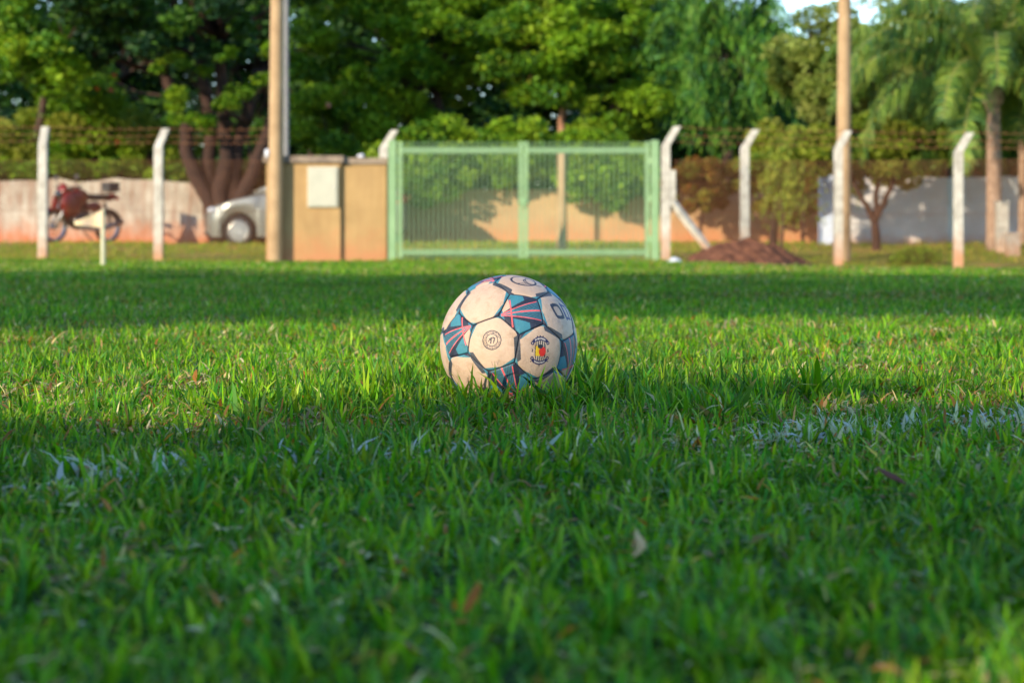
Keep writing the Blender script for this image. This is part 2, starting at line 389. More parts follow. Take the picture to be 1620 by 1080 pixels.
# ------------------------------------------------------------------ the ball
def football():
    vt = (0, -math.cos(R(2.83)), math.sin(R(2.83)))          # towards the camera
    T = np.array(vt); RT = np.array([1., 0, 0]); UP = np.cross(T, RT) * -1; UP = UP if UP[2] > 0 else -UP
    unit = lambda a: np.asarray(a, float) / np.linalg.norm(a)
    def sc(px, py):            # a place on the visible face, by its offset from the centre in 1/108.7 of the radius
        x, y = (px - 804.7) / 108.7, -(py - 543.4) / 108.7; return unit(RT * x + UP * y + T * math.sqrt(max(0, 1 - x * x - y * y)))
    Z = lambda zx, zy: sc(660 + zx / 5.141, 410 + zy / 5.141)
    # icosahedron oriented so that two of its vertices are the two star panels in view
    ph = (1 + 5 ** .5) / 2
    ico = np.array([unit(p) for p in [(0, s1, s2 * ph) for s1 in (-1, 1) for s2 in (-1, 1)] + [(s1, s2 * ph, 0) for s1 in (-1, 1) for s2 in (-1, 1)] + [(s2 * ph, 0, s1) for s1 in (-1, 1) for s2 in (-1, 1)]])
    p1, p2 = Z(850, 432), Z(322, 620)
    a0 = ico[0]; b0 = ico[[i for i in range(12) if abs(ico[i] @ a0 - 0.4472) < .01][0]]
    def frame(a, b):
        e1 = unit(unit(a) + unit(b)); e2 = unit(np.asarray(a) - np.asarray(b)); return np.stack([e1, e2, np.cross(e1, e2)], 1)
    Q = frame(p1, p2) @ frame(a0, b0).T
    ico = ico @ Q.T
    tri = [(i, j, k) for i in range(12) for j in range(i + 1, 12) for k in range(j + 1, 12) if ico[i] @ ico[j] > .4 and ico[j] @ ico[k] > .4 and ico[i] @ ico[k] > .4]
    V = lambda i, j: unit(ico[i] * 2 + ico[j])
    panels = []
    def order(c, vs):
        e = unit(np.cross(c, [0.3, .5, .81])); f = np.cross(c, e); return sorted(vs, key=lambda v: math.atan2(v @ f, v @ e))
    for i in range(12): panels.append(('pent', ico[i], order(ico[i], [V(i, j) for j in range(12) if j != i and ico[i] @ ico[j] > .4])))
    for t in tri:
        c = unit(ico[t[0]] + ico[t[1]] + ico[t[2]]); panels.append(('hex', c, order(c, [V(a, b) for a in t for b in t if a != b])))
    TEAL = np.array([.018, .125, .20]); TEAL2 = np.array([.035, .165, .225]); INK = np.array([.016, .02, .038]); PINK = np.array([.62, .09, .10]); NAVY = np.array([.012, .014, .07])
    m, nt, b = mat_new('ball_leather')
    at_ = nt.nodes.new('ShaderNodeAttribute'); at_.attribute_name = 'tint'
    sc1 = ramp(nt, noise(nt, 34, 8, .75), [(.28, (.66, .60, .50)), (.5, (1, 1, 1)), (.8, (.86, .80, .74))])
    col = mix(nt, 1.0, at_.outputs['Color'], sc1, 'MULTIPLY')
    scr = ramp(nt, noise(nt, 90, 6, .8, dist=1.5), [(.62, (0, 0, 0)), (.74, (1, 1, 1))]); bw = nt.nodes.new('ShaderNodeRGBToBW'); nt.links.new(scr, bw.inputs[0])
    ml = nt.nodes.new('ShaderNodeMath'); ml.operation = 'MULTIPLY'; ml.inputs[1].default_value = .4; nt.links.new(bw.outputs[0], ml.inputs[0])
    col = mix(nt, ml.outputs[0], col, (.30, .20, .13))
    nt.links.new(col, b.inputs['Base Color']); b.inputs['Roughness'].default_value = .55; b.inputs['Specular IOR Level'].default_value = .35
    bump(nt, b, noise(nt, 160, 6, .7), .4, .003)

    def seg(px, py, x0, y0, x1, y1, w_):
        dx, dy = x1 - x0, y1 - y0; t = np.clip(((px - x0) * dx + (py - y0) * dy) / (dx * dx + dy * dy + 1e-9), 0, 1)
        return np.hypot(px - x0 - t * dx, py - y0 - t * dy) < w_ / 2
    def decal(P, col, c, fn, up=None, rad=34):
        up_ = UP if up is None else up
        u = unit(up_ - c * (up_ @ c)); r_ = np.cross(u, c)
        r_ = r_ if r_ @ RT > 0 else -r_
        x = (P @ r_) * 108.7; y = (P @ u) * 108.7; k = ((P @ c) > 0.6) & (np.hypot(x, y) < rad)
        if k.any():
            cc = col[k]; fn(x[k], y[k], cc); col[k] = cc
    def seal(x, y, c):
        r = np.hypot(x, y); a = np.arctan2(y, x)
        c[(np.abs(r - 14.4) < .75) | (np.abs(r - 9.2) < .6)] = INK
        txt = (np.abs(r - 11.8) < 1.5) & (np.mod(a * 8.6, 1) < .58) & (np.mod(a * 25.8 + r * .9, 1) < .66) & (np.abs(np.abs(a) - 0.05) > .12); c[txt] = INK * 1.3
        for s in ((-4.2, 1.0, -.6, 3.6, 1.4), (-.6, 3.6, -1.6, -5, 1.7), (-5.5, -1.8, -1.2, 1.4, 1.2), (-.2, 2.6, 4.8, 3.4, 1.5), (4.8, 3.4, 2.4, -4.6, 1.7), (1.2, 5.4, 2.6, 4.2, 1.0)): c[seg(x, y, *s)] = INK
    def marks(x, y, c):
        for s in ((-6, 3, -4.6, -4, .7), (-1, 3, -.4, -4, .7), (2.6, 3, 3.4, -3, .7), (5.6, 4, 3.6, -3, .7)): c[seg(x, y, *s)] = np.array([.2, .16, .14])
    def crest(x, y, c):
        body = (np.abs(x) < 9.5 - .012 * y * y) & (np.abs(y) < 15)
        c[body] = np.array([.46, .38, .31]); c[body & (np.mod(x + 1.0, 3.7) < 1.75)] = INK
        c[body & (np.abs(np.abs(x) - (9.2 - .012 * y * y)) < .7)] = INK
        yel = (x > -8) & (x < 0) & (y > -8) & (y < 7.5); c[yel] = np.array([.60, .40, .015])
        c[(((x - 3.6) / 6.0) ** 2 + ((y + 1.2) / 7.6) ** 2) < 1] = np.array([.50, .02, .015])
        c[(((x + .2) / 4.4) ** 2 + ((y - 6.4) / 3.2) ** 2) < 1] = INK
        c[(((x - 2.0) / 3.2) ** 2 + ((y - 7.4) / 2.2) ** 2) < 1] = INK
        for sgn in (1, -1):
            cy = sgn * (18.6 - .032 * x * x); bn = (np.abs(x) < 13.5) & (np.abs(y - cy) < 3.2); c[bn] = NAVY
            tx = bn & (np.abs(y - cy) < 1.2) & (np.mod(x * .55, 1) < .6) & (np.abs(x) < 9); c[tx] = np.array([.6, .55, .5])
            for e in (-1, 1):
                c[np.hypot(x - e * 13.2, y - sgn * 11.6) < 2.9] = NAVY
                c[np.hypot(x - e * 13.2, y - sgn * 11.6) < .9] = np.array([.6, .5, .42])
        for e in (-1, 1):
            c[seg(x, y, e * 14, 3, e * 12.6, -2, 1.3)] = INK; c[seg(x, y, e * 12.4, 1.5, e * 15, -1.4, 1.0)] = INK
        for px_, py_ in ((0, 22.6), (-5, 22), (5, 22), (0, -22.6), (-14.8, -16.5), (14.8, -16.5)): c[np.hypot(x - px_, y - py_) < 1.0] = INK
    def olet(x, y, c):
        xx = x + 4 + .16 * y; yy = y
        q = np.maximum(np.abs(xx) / 11.5, np.abs(yy) / 13.5); q = .55 * q + .45 * np.hypot(xx / 11.5, yy / 13.5) * .93
        c[(q < 1) & (q > .60)] = INK
        for s in ((13.5, 13.5, 13.5, -13, 4.6), (13.5, 12, 26, 10, 4.2), (14, -11, 27, -12, 4.2), (27, 11, 25, -12, 3.8)): c[seg(x + .1 * y, y, *s)] = NAVY * 1.5
        c[(np.abs(np.hypot(x + 11.5, y + 17) - 2.0) < .6)] = np.array([.3, .25, .22])
        for kx in range(-6, 24, 3): c[seg(x, y, kx - 4, 20, kx - 2.6, 19.2, .9)] = np.array([.25, .2, .22])
    def swirl(x, y, c):
        r1 = np.hypot(x / 1.15, y) ; c[np.abs(r1 - 17.5 - 1.2 * np.sin(np.arctan2(y, x))) < 1.5] = INK
        for k_, o_ in ((9, -5), (16, 6)):
            rr = np.hypot(x - o_ - 12, (y + 4) * 1.0); c[(np.abs(rr - k_) < 1.0) & (r1 < 17.5) & (x < o_ + 9)] = INK
        c[seg(x, y, -15, -8, 24, -15, 1.7)] = INK
    d_seal, d_crest, d_o, d_sw, d_mk = Z(612, 658), Z(995, 742), Z(1150, 425), Z(868, 180), Z(640, 838)
    apex = {}
    for i in range(12): apex[i] = None
    tgt = [(p1, Z(672, 440)), (p2, Z(428, 545))]
    parent = empty('football', (BALL.x, BALL.y, BALL.z - BALL_R), 0, 'scuffed cream football with teal and black star panels resting in the grass', 'football')
    for pi, (kind, c, vs) in enumerate(panels):
        front = (c @ T) > -.15; n = 60 if front else 14; k = len(vs)
        # grid of each wedge (centre, v_i, v_i+1)
        a, bb = np.meshgrid(np.arange(n + 1), np.arange(n + 1), indexing='ij'); ok = a + bb <= n; idx = -np.ones((n + 1, n + 1), int); idx[ok] = np.arange(ok.sum())
        A = a[ok] / n; B = bb[ok] / n; pts, tr = [], []
        for i in range(k):
            P = np.outer(1 - A - B, c) + np.outer(A, vs[i]) + np.outer(B, vs[(i + 1) % k]); base = sum(len(q) for q in pts); pts.append(P)
            i0 = idx[:-1, :-1]; i1 = idx[1:, :-1]; i2 = idx[:-1, 1:]; i3 = idx[1:, 1:]
            t1 = (i0 >= 0) & (i1 >= 0) & (i2 >= 0); t2 = (i3 >= 0) & t1
            tr.append(np.stack([i0[t1], i1[t1], i2[t1]], 1) + base); tr.append(np.stack([i1[t2], i3[t2], i2[t2]], 1) + base)
        P = np.concatenate(pts); P /= np.linalg.norm(P, axis=1, keepdims=True); Tt = np.concatenate(tr)
        # distance to each edge, position along it
        ed = []; tt = []
        for i in range(k):
            nrm = unit(np.cross(vs[i], vs[(i + 1) % k])); nrm = nrm if nrm @ c > 0 else -nrm; ed.append(np.arcsin(np.clip(P @ nrm, -1, 1)))
            e = vs[(i + 1) % k] - vs[i]; tt.append(((P - vs[i]) @ e) / (e @ e))
        ed = np.array(ed); tt = np.array(tt); dmin = ed.min(0)
        cream = np.array([.42, .31, .235]); C = np.tile(cream, (len(P), 1))
        if kind == 'pent':
            best = None
            for tp, td in tgt:
                if tp @ c > .98: best = max(vs, key=lambda v: v @ td)
            if best is None: best = vs[(pi * 3) % 5] if c @ T < .3 else min(vs, key=lambda v: (v @ UP) * (1 if c @ UP < .3 else -1) - .4 * (v @ RT) * (c @ RT))
            u_ = unit(best - c * (best @ c)); v_ = np.cross(c, u_); w0 = P @ c
            u = (P @ u_) / w0 / .3655; v = (P @ v_) / w0 / .3655
            al = np.degrees(np.arctan2(np.abs(v), 1.0001 - u))
            C[:] = TEAL
            C[(al < 15.5)] = TEAL2 * .9
            dch = np.abs(v) * math.cos(R(18)) - (1 - u) * math.sin(R(18))
            hat = (np.mod(-dch, .062) < .030) & (u < .30) & (al < 15.5) & (np.abs(v) > .07); C[hat] = INK * 1.6
            C[(al >= 15.5) & (al < 23)] = INK
            C[(al >= 23) & (u < -.18)] = INK * 1.5
            mid = (al >= 23) & (u < .40) & (u > -.18); C[mid] = TEAL2
            C[(al >= 22) & (u >= .45) & (v > 0)] = INK; C[(al >= 22) & (u >= .45) & (v <= 0)] = cream * .95
            C[(u > .80)] = TEAL
            C[(np.abs(v) < .030) & (u < .88)] = PINK
            C[(np.abs(al - 14.2) * (1 - u) < .95) & (u < .9) & (u > -.72)] = PINK
            C[(np.abs(u - .47 - .12 * v) < .026) & (np.abs(v) < .62)] = PINK
        else:
            for i in range(k):
                m_ = unit(vs[i] + vs[(i + 1) % k])
                if max(ico @ m_) > math.cos(R(24)): continue     # an edge towards a star panel
                t = tt[i]; e = ed[i]
                mm = unit(vs[i] + vs[(i + 1) % k])
                flip = int(abs(m_[0] * 37.7 + m_[1] * 91.3 + m_[2] * 53.1) * 7) % 2
                s_ = t if flip else 1 - t
                plain = mm @ Z(550, 495) > .99
                if not plain:
                    band = (e < .006 + .090 * s_ ** 1.2) & (e < .02 + 1.6 * (1 - s_) * .25)
                    hatch = np.mod(t * 26, 1) < .55
                    C[band] = INK; C[band & hatch & (e > .012)] = np.array([.07, .08, .09])
                teal = (e < .085 - .40 * s_); C[teal] = TEAL2
            cs = np.degrees(np.arccos(np.clip(P @ c, -1, 1))); vd = np.array([P @ v_ for v_ in vs]); near = vd.argmax(0); ph_ = int(abs(c[0] * 31 + c[2] * 17) * 5) % 2
            cut = cs > 21.5 + .25 * np.sin(near * 2.1); C[cut & (near % 2 == ph_)] = INK * 1.2; C[cut & (near % 2 != ph_)] = TEAL2
        hx = vnoise(P[:, 0] * 9 + 20, P[:, 2] * 9 + 20, 77)[:, None]
        C *= (0.93 + .14 * hx)
        if kind == 'hex' and c @ T > .1:
            decal(P, C, d_seal, seal); decal(P, C, d_crest, crest); decal(P, C, d_mk, marks)
            if c @ d_o > .9: decal(P, C, d_o, olet, rad=40)
            if c @ d_sw > .9: decal(P, C, d_sw, swirl, rad=40)
        C[dmin < .0065] = INK
        # seams sink into shallow grooves, surface slightly uneven
        rr = BALL_R * (1 - .017 * np.exp(-(dmin / .011) ** 2) - .003 * np.exp(-(dmin / .04) ** 2) + .0012 * (vnoise(P[:, 0] * 14 + 30, P[:, 1] * 14 + P[:, 2] * 11 + 30, 5) - .5))
        W = P * rr[:, None] + np.array([0, 0, BALL_R])
        # outward winding
        v0, v1, v2 = W[Tt[0, 0]], W[Tt[0, 1]], W[Tt[0, 2]]
        if np.cross(v1 - v0, v2 - v0) @ c < 0: Tt = Tt[:, ::-1]
        nm = 'star_panel' if kind == 'pent' else 'cream_panel'
        o = np_mesh(nm, W, Tt.ravel(), np.arange(len(Tt)) * 3, m, C, parent, smooth=True)
        if kind == 'hex':
            if c @ d_seal > .97: o['label'] = 'cream panel with a small round black seal'
            elif c @ d_crest > .97: o['label'] = 'cream panel with a striped red and yellow club crest'
            elif c @ d_sw > .93: o['label'] = 'top panel with a black oval swirl emblem'
football()

def dry_leaf(px, py, z, hpx, label, colr, curl, tilt):
    s = (py - HOR) / (CAM_H - z); D = FPX / s; L = hpx / s; n = 9; V = []
    for i in range(n):
        t = i / (n - 1); w_ = L * .17 * math.sin(math.pi * min(.97, t * .9 + .08)) ; a = curl * (t - .5)
        c = Vector((L * (t - .5) * math.sin(tilt) + L * .18 * math.sin(curl * t * 3), 0, L * (t - .5) * math.cos(tilt)))
        side = Vector((math.cos(a + .4), math.sin(a + .4), 0)) * w_
        V += [c - side, c + Vector((0, .15 * w_, 0)), c + side]
    F = [(i * 3 + j, i * 3 + j + 1, i * 3 + j + 4, i * 3 + j + 3) for i in range(n - 1) for j in (0, 1)]
    mb = MB(); mb.v = [tuple(v) for v in V]; mb.f = F
    o = mb.build('dry_leaf', mottled('dead_leaf', colr, tuple(c * 1.4 for c in colr), 80, .7, .2, 200), None, smooth=True)
    sd_ = o.modifiers.new('t', 'SOLIDIFY'); sd_.thickness = .0006
    o.location = ((px - 810) / s, D, z); tag(o, label, 'dry leaf')
dry_leaf(1008, 858, .040, 48, 'tan curled dead leaf among the near grass blades', (.42, .30, .16), 1.6, .3)
dry_leaf(742, 945, .040, 56, 'rusty orange dead blade standing in the foreground grass', (.30, .10, .02), .4, .3)
dry_leaf(1405, 752, .036, 60, 'dark reddish twig lying in the grass right of the ball', (.09, .03, .02), .3, -1.1)
# ------------------------------------------------------------------ posts, poles, pillar, gate
def bent_post(px, ytop, ybot, D, az, lean, label, tilt=0.0, lowarm=False):
    s = FPX / D; b = at(px, ybot, D); H = (ybot - ytop) / s
    vh = H * .86; root = b; w_ = .135
    pts = [Vector((0, 0, -.25)), Vector((0, 0, vh * .5)), Vector((0, 0, vh - .06)), Vector((0, 0, vh))]
    d = Vector((math.cos(az), math.sin(az), 0)) * lean; L = (H - vh)
    arm = [Vector((0, 0, vh)) + d * L * t + Vector((0, 0, L * t)) for t in (.25, .6, 1.0)]
    mb = MB(); P = pts + arm; vs = []
    for i, p in enumerate(P):
        hw = w_ / 2 * (1.1 - .22 * i / len(P)); hd = w_ / 2 * (1.0 - .15 * i / len(P))
        ax = Vector((1, 0, 0)); ay = Vector((0, 1, 0))
        if i >= 4:
            ang = math.atan(lean); up = Vector((0, 0, 1))
        vs += [p - ax * hw - ay * hd, p + ax * hw - ay * hd, p + ax * hw + ay * hd, p - ax * hw + ay * hd]
    fs = [(0, 3, 2, 1)] + [(i * 4 + k, i * 4 + (k + 1) % 4, i * 4 + 4 + (k + 1) % 4, i * 4 + 4 + k) for i in range(len(P) - 1) for k in range(4)] + [tuple((len(P) - 1) * 4 + k for k in range(4))]
    mb.add(vs, fs); o = mb.build('fence_post', M['post'], None, bevel=.012)
    o.location = b; o.rotation_euler = (0, tilt, 0)
    tag(o, label, 'fence post', 'bent concrete fence posts')
    return b, vh, [b + p for p in arm]
FD = 32.0
posts = {}
posts['a'] = bent_post(68, 200, 411, FD, R(80), .35, 'leftmost bent white concrete fence post, beside the red motorcycle')
posts['b'] = bent_post(251, 203, 412, FD, R(48), .5, 'bent white concrete fence post between the motorcycle and the silver car')
posts['c'] = bent_post(607, 206, 412, FD + .9, R(10), .62, 'bent concrete post whose arm shows behind the tan pillar beside the green gate')
posts['d'] = bent_post(1053, 200, 421, FD, R(12), .62, 'bent white concrete fence post touching the right side of the green gate')
posts['e'] = bent_post(1178, 205, 412, FD + .3, R(8), .62, 'bent white concrete fence post rising behind the soil mound')
posts['f'] = bent_post(1326, 207, 410, FD + .3, R(12), .58, 'bent white concrete fence post standing against the tall tan pole at right')
posts['g'] = bent_post(1516, 210, 432, FD - .3, R(8), .62, 'rightmost bent white concrete fence post, left of the palm trunk')
# strut and stub beside the gate post
b0 = at(1066, 322, FD); b1 = at(1122, 396, FD)
mb = MB(); mb.tube([b0 + Vector((-.05, .0, .06)), b1 + Vector((.06, 0, -.08))], .072, 4); o = mb.build('brace', M['post'], None, bevel=.008)
tag(o, 'slanting white concrete brace propped against the gate side fence post', 'brace')
mb = MB(); c0 = at(1064, 298, FD); mb.box(c0 + Vector((0, .0, 0)), (.10, .11, .58)); o = mb.build('concrete_stub', M['post'], None, bevel=.01)
tag(o, 'short white concrete block fixed upright beside the gate side fence post', 'concrete block')

def chain_bay(x0, x1, D, ztop, arms0, arms1, label):
    """diamond mesh and barbed wires between two posts"""
    zt = ztop; zb = [gz(x0, D) + .02, gz(x1, D) + .02]; zb = min(zb); e = empty('chain_link_fence', ((x0 + x1) / 2, D, zb), 0, label, 'chain link fence', 'chain link fence bays')
    H = zt - zb; W = x1 - x0; mb = MB(); p = .062; r = .0030
    def bar(a, b, rad=r): mb.tube([(a[0] - e.location.x, 0, a[1] - zb), (b[0] - e.location.x, .003, b[1] - zb)], rad, 3, cap=False)
    k = -H
    while k < W:
        a, b = max(k, 0), min(k + H, W)
        if b > a:
            bar((x0 + a, zb + (a - k)), (x0 + b, zb + (b - k))); bar((x0 + a, zt - (a - k)), (x0 + b, zt - (b - k)))
        k += p
    for q in (0, .5, 1): bar((x0, zb + H * q), (x1, zb + H * q), .0035)
    mb.build('wire_mesh', M['wire'], e)
    for t in range(3):
        a, b = arms0[t] - e.location, arms1[t] - e.location; w_ = MB(); n = 9
        pts = [a.lerp(b, i / n) + Vector((0, 0, -.03 * math.sin(math.pi * i / n))) for i in range(n + 1)]
        w_.tube(pts, .004, 4, cap=False)
        for i in range(int((b - a).length / .16)):
            q = a.lerp(b, (i + .5) * .16 / (b - a).length); w_.tube([q + Vector((-.012, 0, -.02)), q + Vector((.012, 0, .02))], .003, 3)
            w_.tube([q + Vector((.012, 0, -.02)), q + Vector((-.012, 0, .02))], .003, 3)
        w_.build('barbed_wire', M['wire'], e)
ZT = at(0, 254, FD).z
def off(arms, dx): return [a + Vector((dx, 0, 0)) for a in arms]
pa, pb, pc, pd_, pe, pf, pg = [posts[k] for k in 'abcdefg']
xp = lambda p: p[0].x
chain_bay(xp(pa) - 2.2, xp(pa) - .08, FD, ZT, off(pa[2], -2.2), pa[2], 'chain link bay at the left edge, left of the first white post')
chain_bay(xp(pa) + .08, xp(pb) - .08, FD, ZT, pa[2], pb[2], 'chain link bay in front of the red motorcycle')
chain_bay(xp(pb) + .08, at(420, 0, FD).x, FD, ZT, pb[2], off(pb[2], 1.72), 'chain link bay in front of the silver car nose')
chain_bay(xp(pd_) + .13, xp(pe) - .08, FD, ZT, pd_[2], pe[2], 'chain link bay behind the slanting brace and the soil mound')
chain_bay(xp(pe) + .08, xp(pf) - .08, FD + .2, ZT, pe[2], pf[2], 'chain link bay between the mound post and the tall tan pole')
chain_bay(xp(pf) + .08, xp(pg) - .08, FD + .1, ZT, pf[2], pg[2], 'chain link bay in front of the small forked tree')
chain_bay(xp(pg) + .08, xp(pg) + 3.2, FD - .3, ZT, pg[2], off(pg[2], 3.1), 'chain link bay at the right edge in front of the palm')

def tall_pole(px, ybot, D, wpx, H, mat, label, name='utility_pole', tilt=0.0, taper=.75, bars=True):
    s = FPX / D; b = at(px, ybot, D); r = wpx / s / 2
    mb = MB(); mb.tube([(0, 0, -.3), (0, 0, 0), (0, 0, H * .3), (0, 0, H * .6), (0, 0, H)], [r * 1.03, r, r * .9, r * .8, r * taper], 16)
    e = empty(name, b, 0, label, 'pole'); o = mb.build('shaft', M[mat], e, smooth=True)
    for z in ((H * .93, H * .96) if bars else ()):
        m2 = MB(); m2.tube([(-.5, -r * .9, z), (.5, -r * .9, z)], .035, 6); m2.build('crossbar', M['pole_grey'], e)
    e.rotation_euler = (0, tilt, 0); return e, r
pl, rl = tall_pole(435, 419, 31.84, 24, 9.5, 'pole_wood', 'tall tan wooden pole in front of the left end of the pillar', tilt=R(.45), taper=.6)
mb = MB(); mb.lathe([(.0, -.07), (.03, -.065), (.04, -.03), (.035, .0), (.045, .02), (.03, .06), (0, .07)], (0, 0, 0), n=12)
q = at(428, 243, 31.84) - at(436, 419, 31.84); o = mb.build('insulator', M['plastic_white'], pl, smooth=True); o.location = (q.x - .05, -.06, q.z)
tall_pole(453, 300, 36, 9, 9, 'pole_grey', 'thin grey pole showing just right of the tall left tan pole', taper=.9)
tall_pole(1334, 407, 34.2, 24, 9.5, 'pole_wood', 'tall tan wooden pole at right behind a white fence post', tilt=R(.3))
tall_pole(889, 397, 36.6, 17, 1.88, 'pole_wood', 'thin tan wooden pole standing behind the right leaf of the green gate', taper=.8, bars=False)

def pillar():
    x0, x1, x2 = at(421, 0, FD).x, at(539, 0, FD).x, at(611, 0, FD).x; zb = -.15; zt = at(0, 258, FD).z; cap = at(0, 247, FD).z
    e = empty('gate_pillar', ((x0 + x2) / 2, FD + .3, gz(x0, FD)), 0, 'tan rendered masonry pillar with flat slab top between the tall pole and the gate', 'pillar')
    ex, ey, ez = e.location
    mb = MB(); mb.box(((x0 + x1) / 2 - ex, 0, (zb + zt) / 2 - ez), (x1 - x0, .62, zt - zb)); mb.build('wide_block', M['pillar'], e, bevel=.012)
    mb = MB(); mb.box(((x1 + x2) / 2 + .002 - ex, .07, (zb + zt) / 2 - .01 - ez), (x2 - x1, .60, zt - zb - .02)); mb.build('narrow_block', M['pillar'], e, bevel=.012)
    mb = MB(); mb.box(((x0 + x1) / 2 - .0 - ex, 0, (zt + cap) / 2 + .002 - ez), (x1 - x0 + .10, .74, cap - zt)); mb.build('cap_slab', M['cap'], e, bevel=.012)
    mb = MB(); mb.box(((x1 + x2) / 2 + .04 - ex, .07, (zt + cap) / 2 - .022 - ez), (x2 - x1 - .03, .68, cap - zt - .01)); mb.build('cap_slab', M['cap'], e, bevel=.012)
    a, b = at(487, 264, FD), at(535, 328, FD); cx, cz = (a.x + b.x) / 2, (a.z + b.z) / 2
    mb = MB(); mb.box((cx - ex, -.33, cz - ez), (b.x - a.x, .05, a.z - b.z)); bx = mb.build('meter_box', M['whitebox'], e, bevel=.012)
    mb = MB(); mb.box((cx - ex, -.359, cz - ez), (b.x - a.x - .06, .012, a.z - b.z - .06)); d_ = mb.build('door', M['whitebox'], bx, bevel=.004)
    mb = MB(); mb.blob((cx + .17 - ex, -.372, cz - ez), (.03, .02, .04), 8, 6); mb.build('latch', M['chrome'], bx)
pillar()
mb = MB(); mb.blob((0, 0, 0), (.12, .1, .07), 10, 6, fn=lambda p: p * (1 + .15 * math.sin(p.x * 60) * math.cos(p.y * 50))); o = mb.build('stone', M['plastic_white'], None, smooth=True)
o.location = at(571, 247, FD + .3); tag(o, 'small pale stone lying on the right slab of the pillar', 'stone')

def gate():
    xl, xr = at(621, 0, FD).x, at(1036, 0, FD).x; zt = at(0, 222, FD).z
    e = empty('metal_gate', ((xl + xr) / 2, FD, gz(0, FD)), 0, 'pale green double leaf metal gate with thin vertical bars', 'gate')
    ex, ey, ez = e.location
    for x, zb in ((xl, -.12), (xr, -.2)):
        mb = MB(); mb.box((x - ex, 0, (zb + zt) / 2 - ez), (.125, .125, zt - zb)); p = mb.build('gate_post', M['gate'], e, bevel=.006)
        for z in (.35, 1.0, 1.6):
            m2 = MB(); m2.tube([(x - ex + (.075 if x < ex else -.075), -.02, z - .05), (x - ex + (.075 if x < ex else -.075), -.02, z + .05)], .018, 8); m2.build('hinge', M['gate'], p)
    z1, z2 = at(0, 238, FD).z, at(0, 399, FD).z; xm = at(828, 0, FD).x
    for a, b, side in ((xl + .085, xm - .004, 1), (xm + .004, xr - .085, -1)):
        mb = MB(); w_ = .055
        mb.box(((a + b) / 2 - ex, 0, z1 - ez), (b - a - .12, .05, .095)); mb.box(((a + b) / 2 - ex, 0, z2 - ez), (b - a - .12, .05, .085))
        for x in (a + .035, b - .035): mb.box((x - ex, 0, (z1 + z2) / 2 - ez + .02), (.062, .055, z1 - z2 + .24))
        lf = mb.build('gate_leaf', M['gate'], e, bevel=.003); src = None
        n = 24
        for i in range(n):
            x = a + .1 + (b - a - .2) * i / (n - 1)
            if src is None:
                pm = MB(); L = at(0, 224, FD).z - at(0, 414, FD).z
                pm.box((0, 0, L / 2 - .03), (.016, .016, L - .06)); pm.tube([(0, 0, L - .06), (0, 0, L - .03), (0, 0, L)], [.009, .018, .001], 6)
                src = pm.build('picket', M['picket'], lf); o = src
            else:
                o = src.copy(); COL.objects.link(o); o.parent = lf
            o.location = (x - ex, -.036, at(0, 414, FD).z - ez)
        mb = MB()
    mb = MB(); mb.box((xm - ex, -.045, .95 - ez), (.10, .03, .13)); mb.tube([(xm - ex - .12, -.065, .95 - ez), (xm - ex + .12, -.065, .95 - ez)], .012, 8); mb.build('bolt', M['gate'], e)
gate()

# ------------------------------------------------------------------ walls
def wall(name, xa, xb, D, pxtop, mat, label, seed=0, th=.16, hvar=.03, coping=None):
    n = max(2, int((xb - xa) / .4)); rr = np.random.default_rng(seed); zt0 = at(0, pxtop, D).z; zb = -.1
    mb = MB(); vs = []; tops = []
    for i in range(n + 1):
        x = xa + (xb - xa) * i / n; zt = zt0 + rr.normal(0, hvar)
        vs += [(x, D, zb), (x, D + th, zb), (x, D + th, zt), (x, D, zt)]
    fs = []
    for i in range(n):
        a = i * 4; b = a + 4; fs += [(a, b, b + 3, a + 3), (a + 3, b + 3, b + 2, a + 2), (a + 2, b + 2, b + 1, a + 1)]
    fs += [(0, 3, 2, 1), (n * 4, n * 4 + 1, n * 4 + 2, n * 4 + 3)]; mb.add(vs, fs); o = mb.build(name, M[mat]); tag(o, label, 'wall'); return o
wall('boundary_wall', -22, at(330, 0, 43).x, 43, 286, 'wall_white', 'stained whitewashed wall at left behind the red motorcycle', 1)
wall('boundary_wall', at(330, 0, 43).x + .01, at(1296, 0, 43).x, 43.05, 300, 'wall_tan', 'sunlit tan wall seen through the green gate bars', 2, hvar=.01)
wall('boundary_wall', at(1298, 0, 40).x, 24, 40, 280, 'wall_right', 'pale grey wall at right in the shade behind the small forked tree', 3, hvar=.005)
a, b = at(1297, 277, 39.8), at(1319, 403, 39.8)
mb = MB(); mb.box(((a.x + b.x) / 2, 39.82, (a.z + .0) / 2), (b.x - a.x, .3, a.z - .0)); o = mb.build('wall_pilaster', M['wall_blue'], None, bevel=.01); tag(o, 'pale blue pilaster at the left end of the right hand wall', 'pilaster')
def stub(px, y0, y1, D, wpx, label, cap=True):
    s = FPX / D; a = at(px, y0, D); b = at(px, y1, D); w_ = wpx / s; e = empty('white_pillar', (a.x, D, b.z), 0, label, 'pillar')
    mb = MB(); mb.box((0, 0, (a.z - b.z) / 2 - .1), (w_, w_, a.z - b.z + .2)); mb.build('shaft', M['post'], e, bevel=.01)
    mb = MB(); mb.box((0, 0, a.z - b.z + .022), (w_ * 1.15, w_ * 1.15, .04)); mb.build('cap', M['post'], e, bevel=.008)
stub(1585, 322, 410, 36, 18, 'short white pillar with orange stained foot beside the palm trunk')
stub(1602, 372, 418, 35, 20, 'low orange brown pillar at the right edge near the palm')

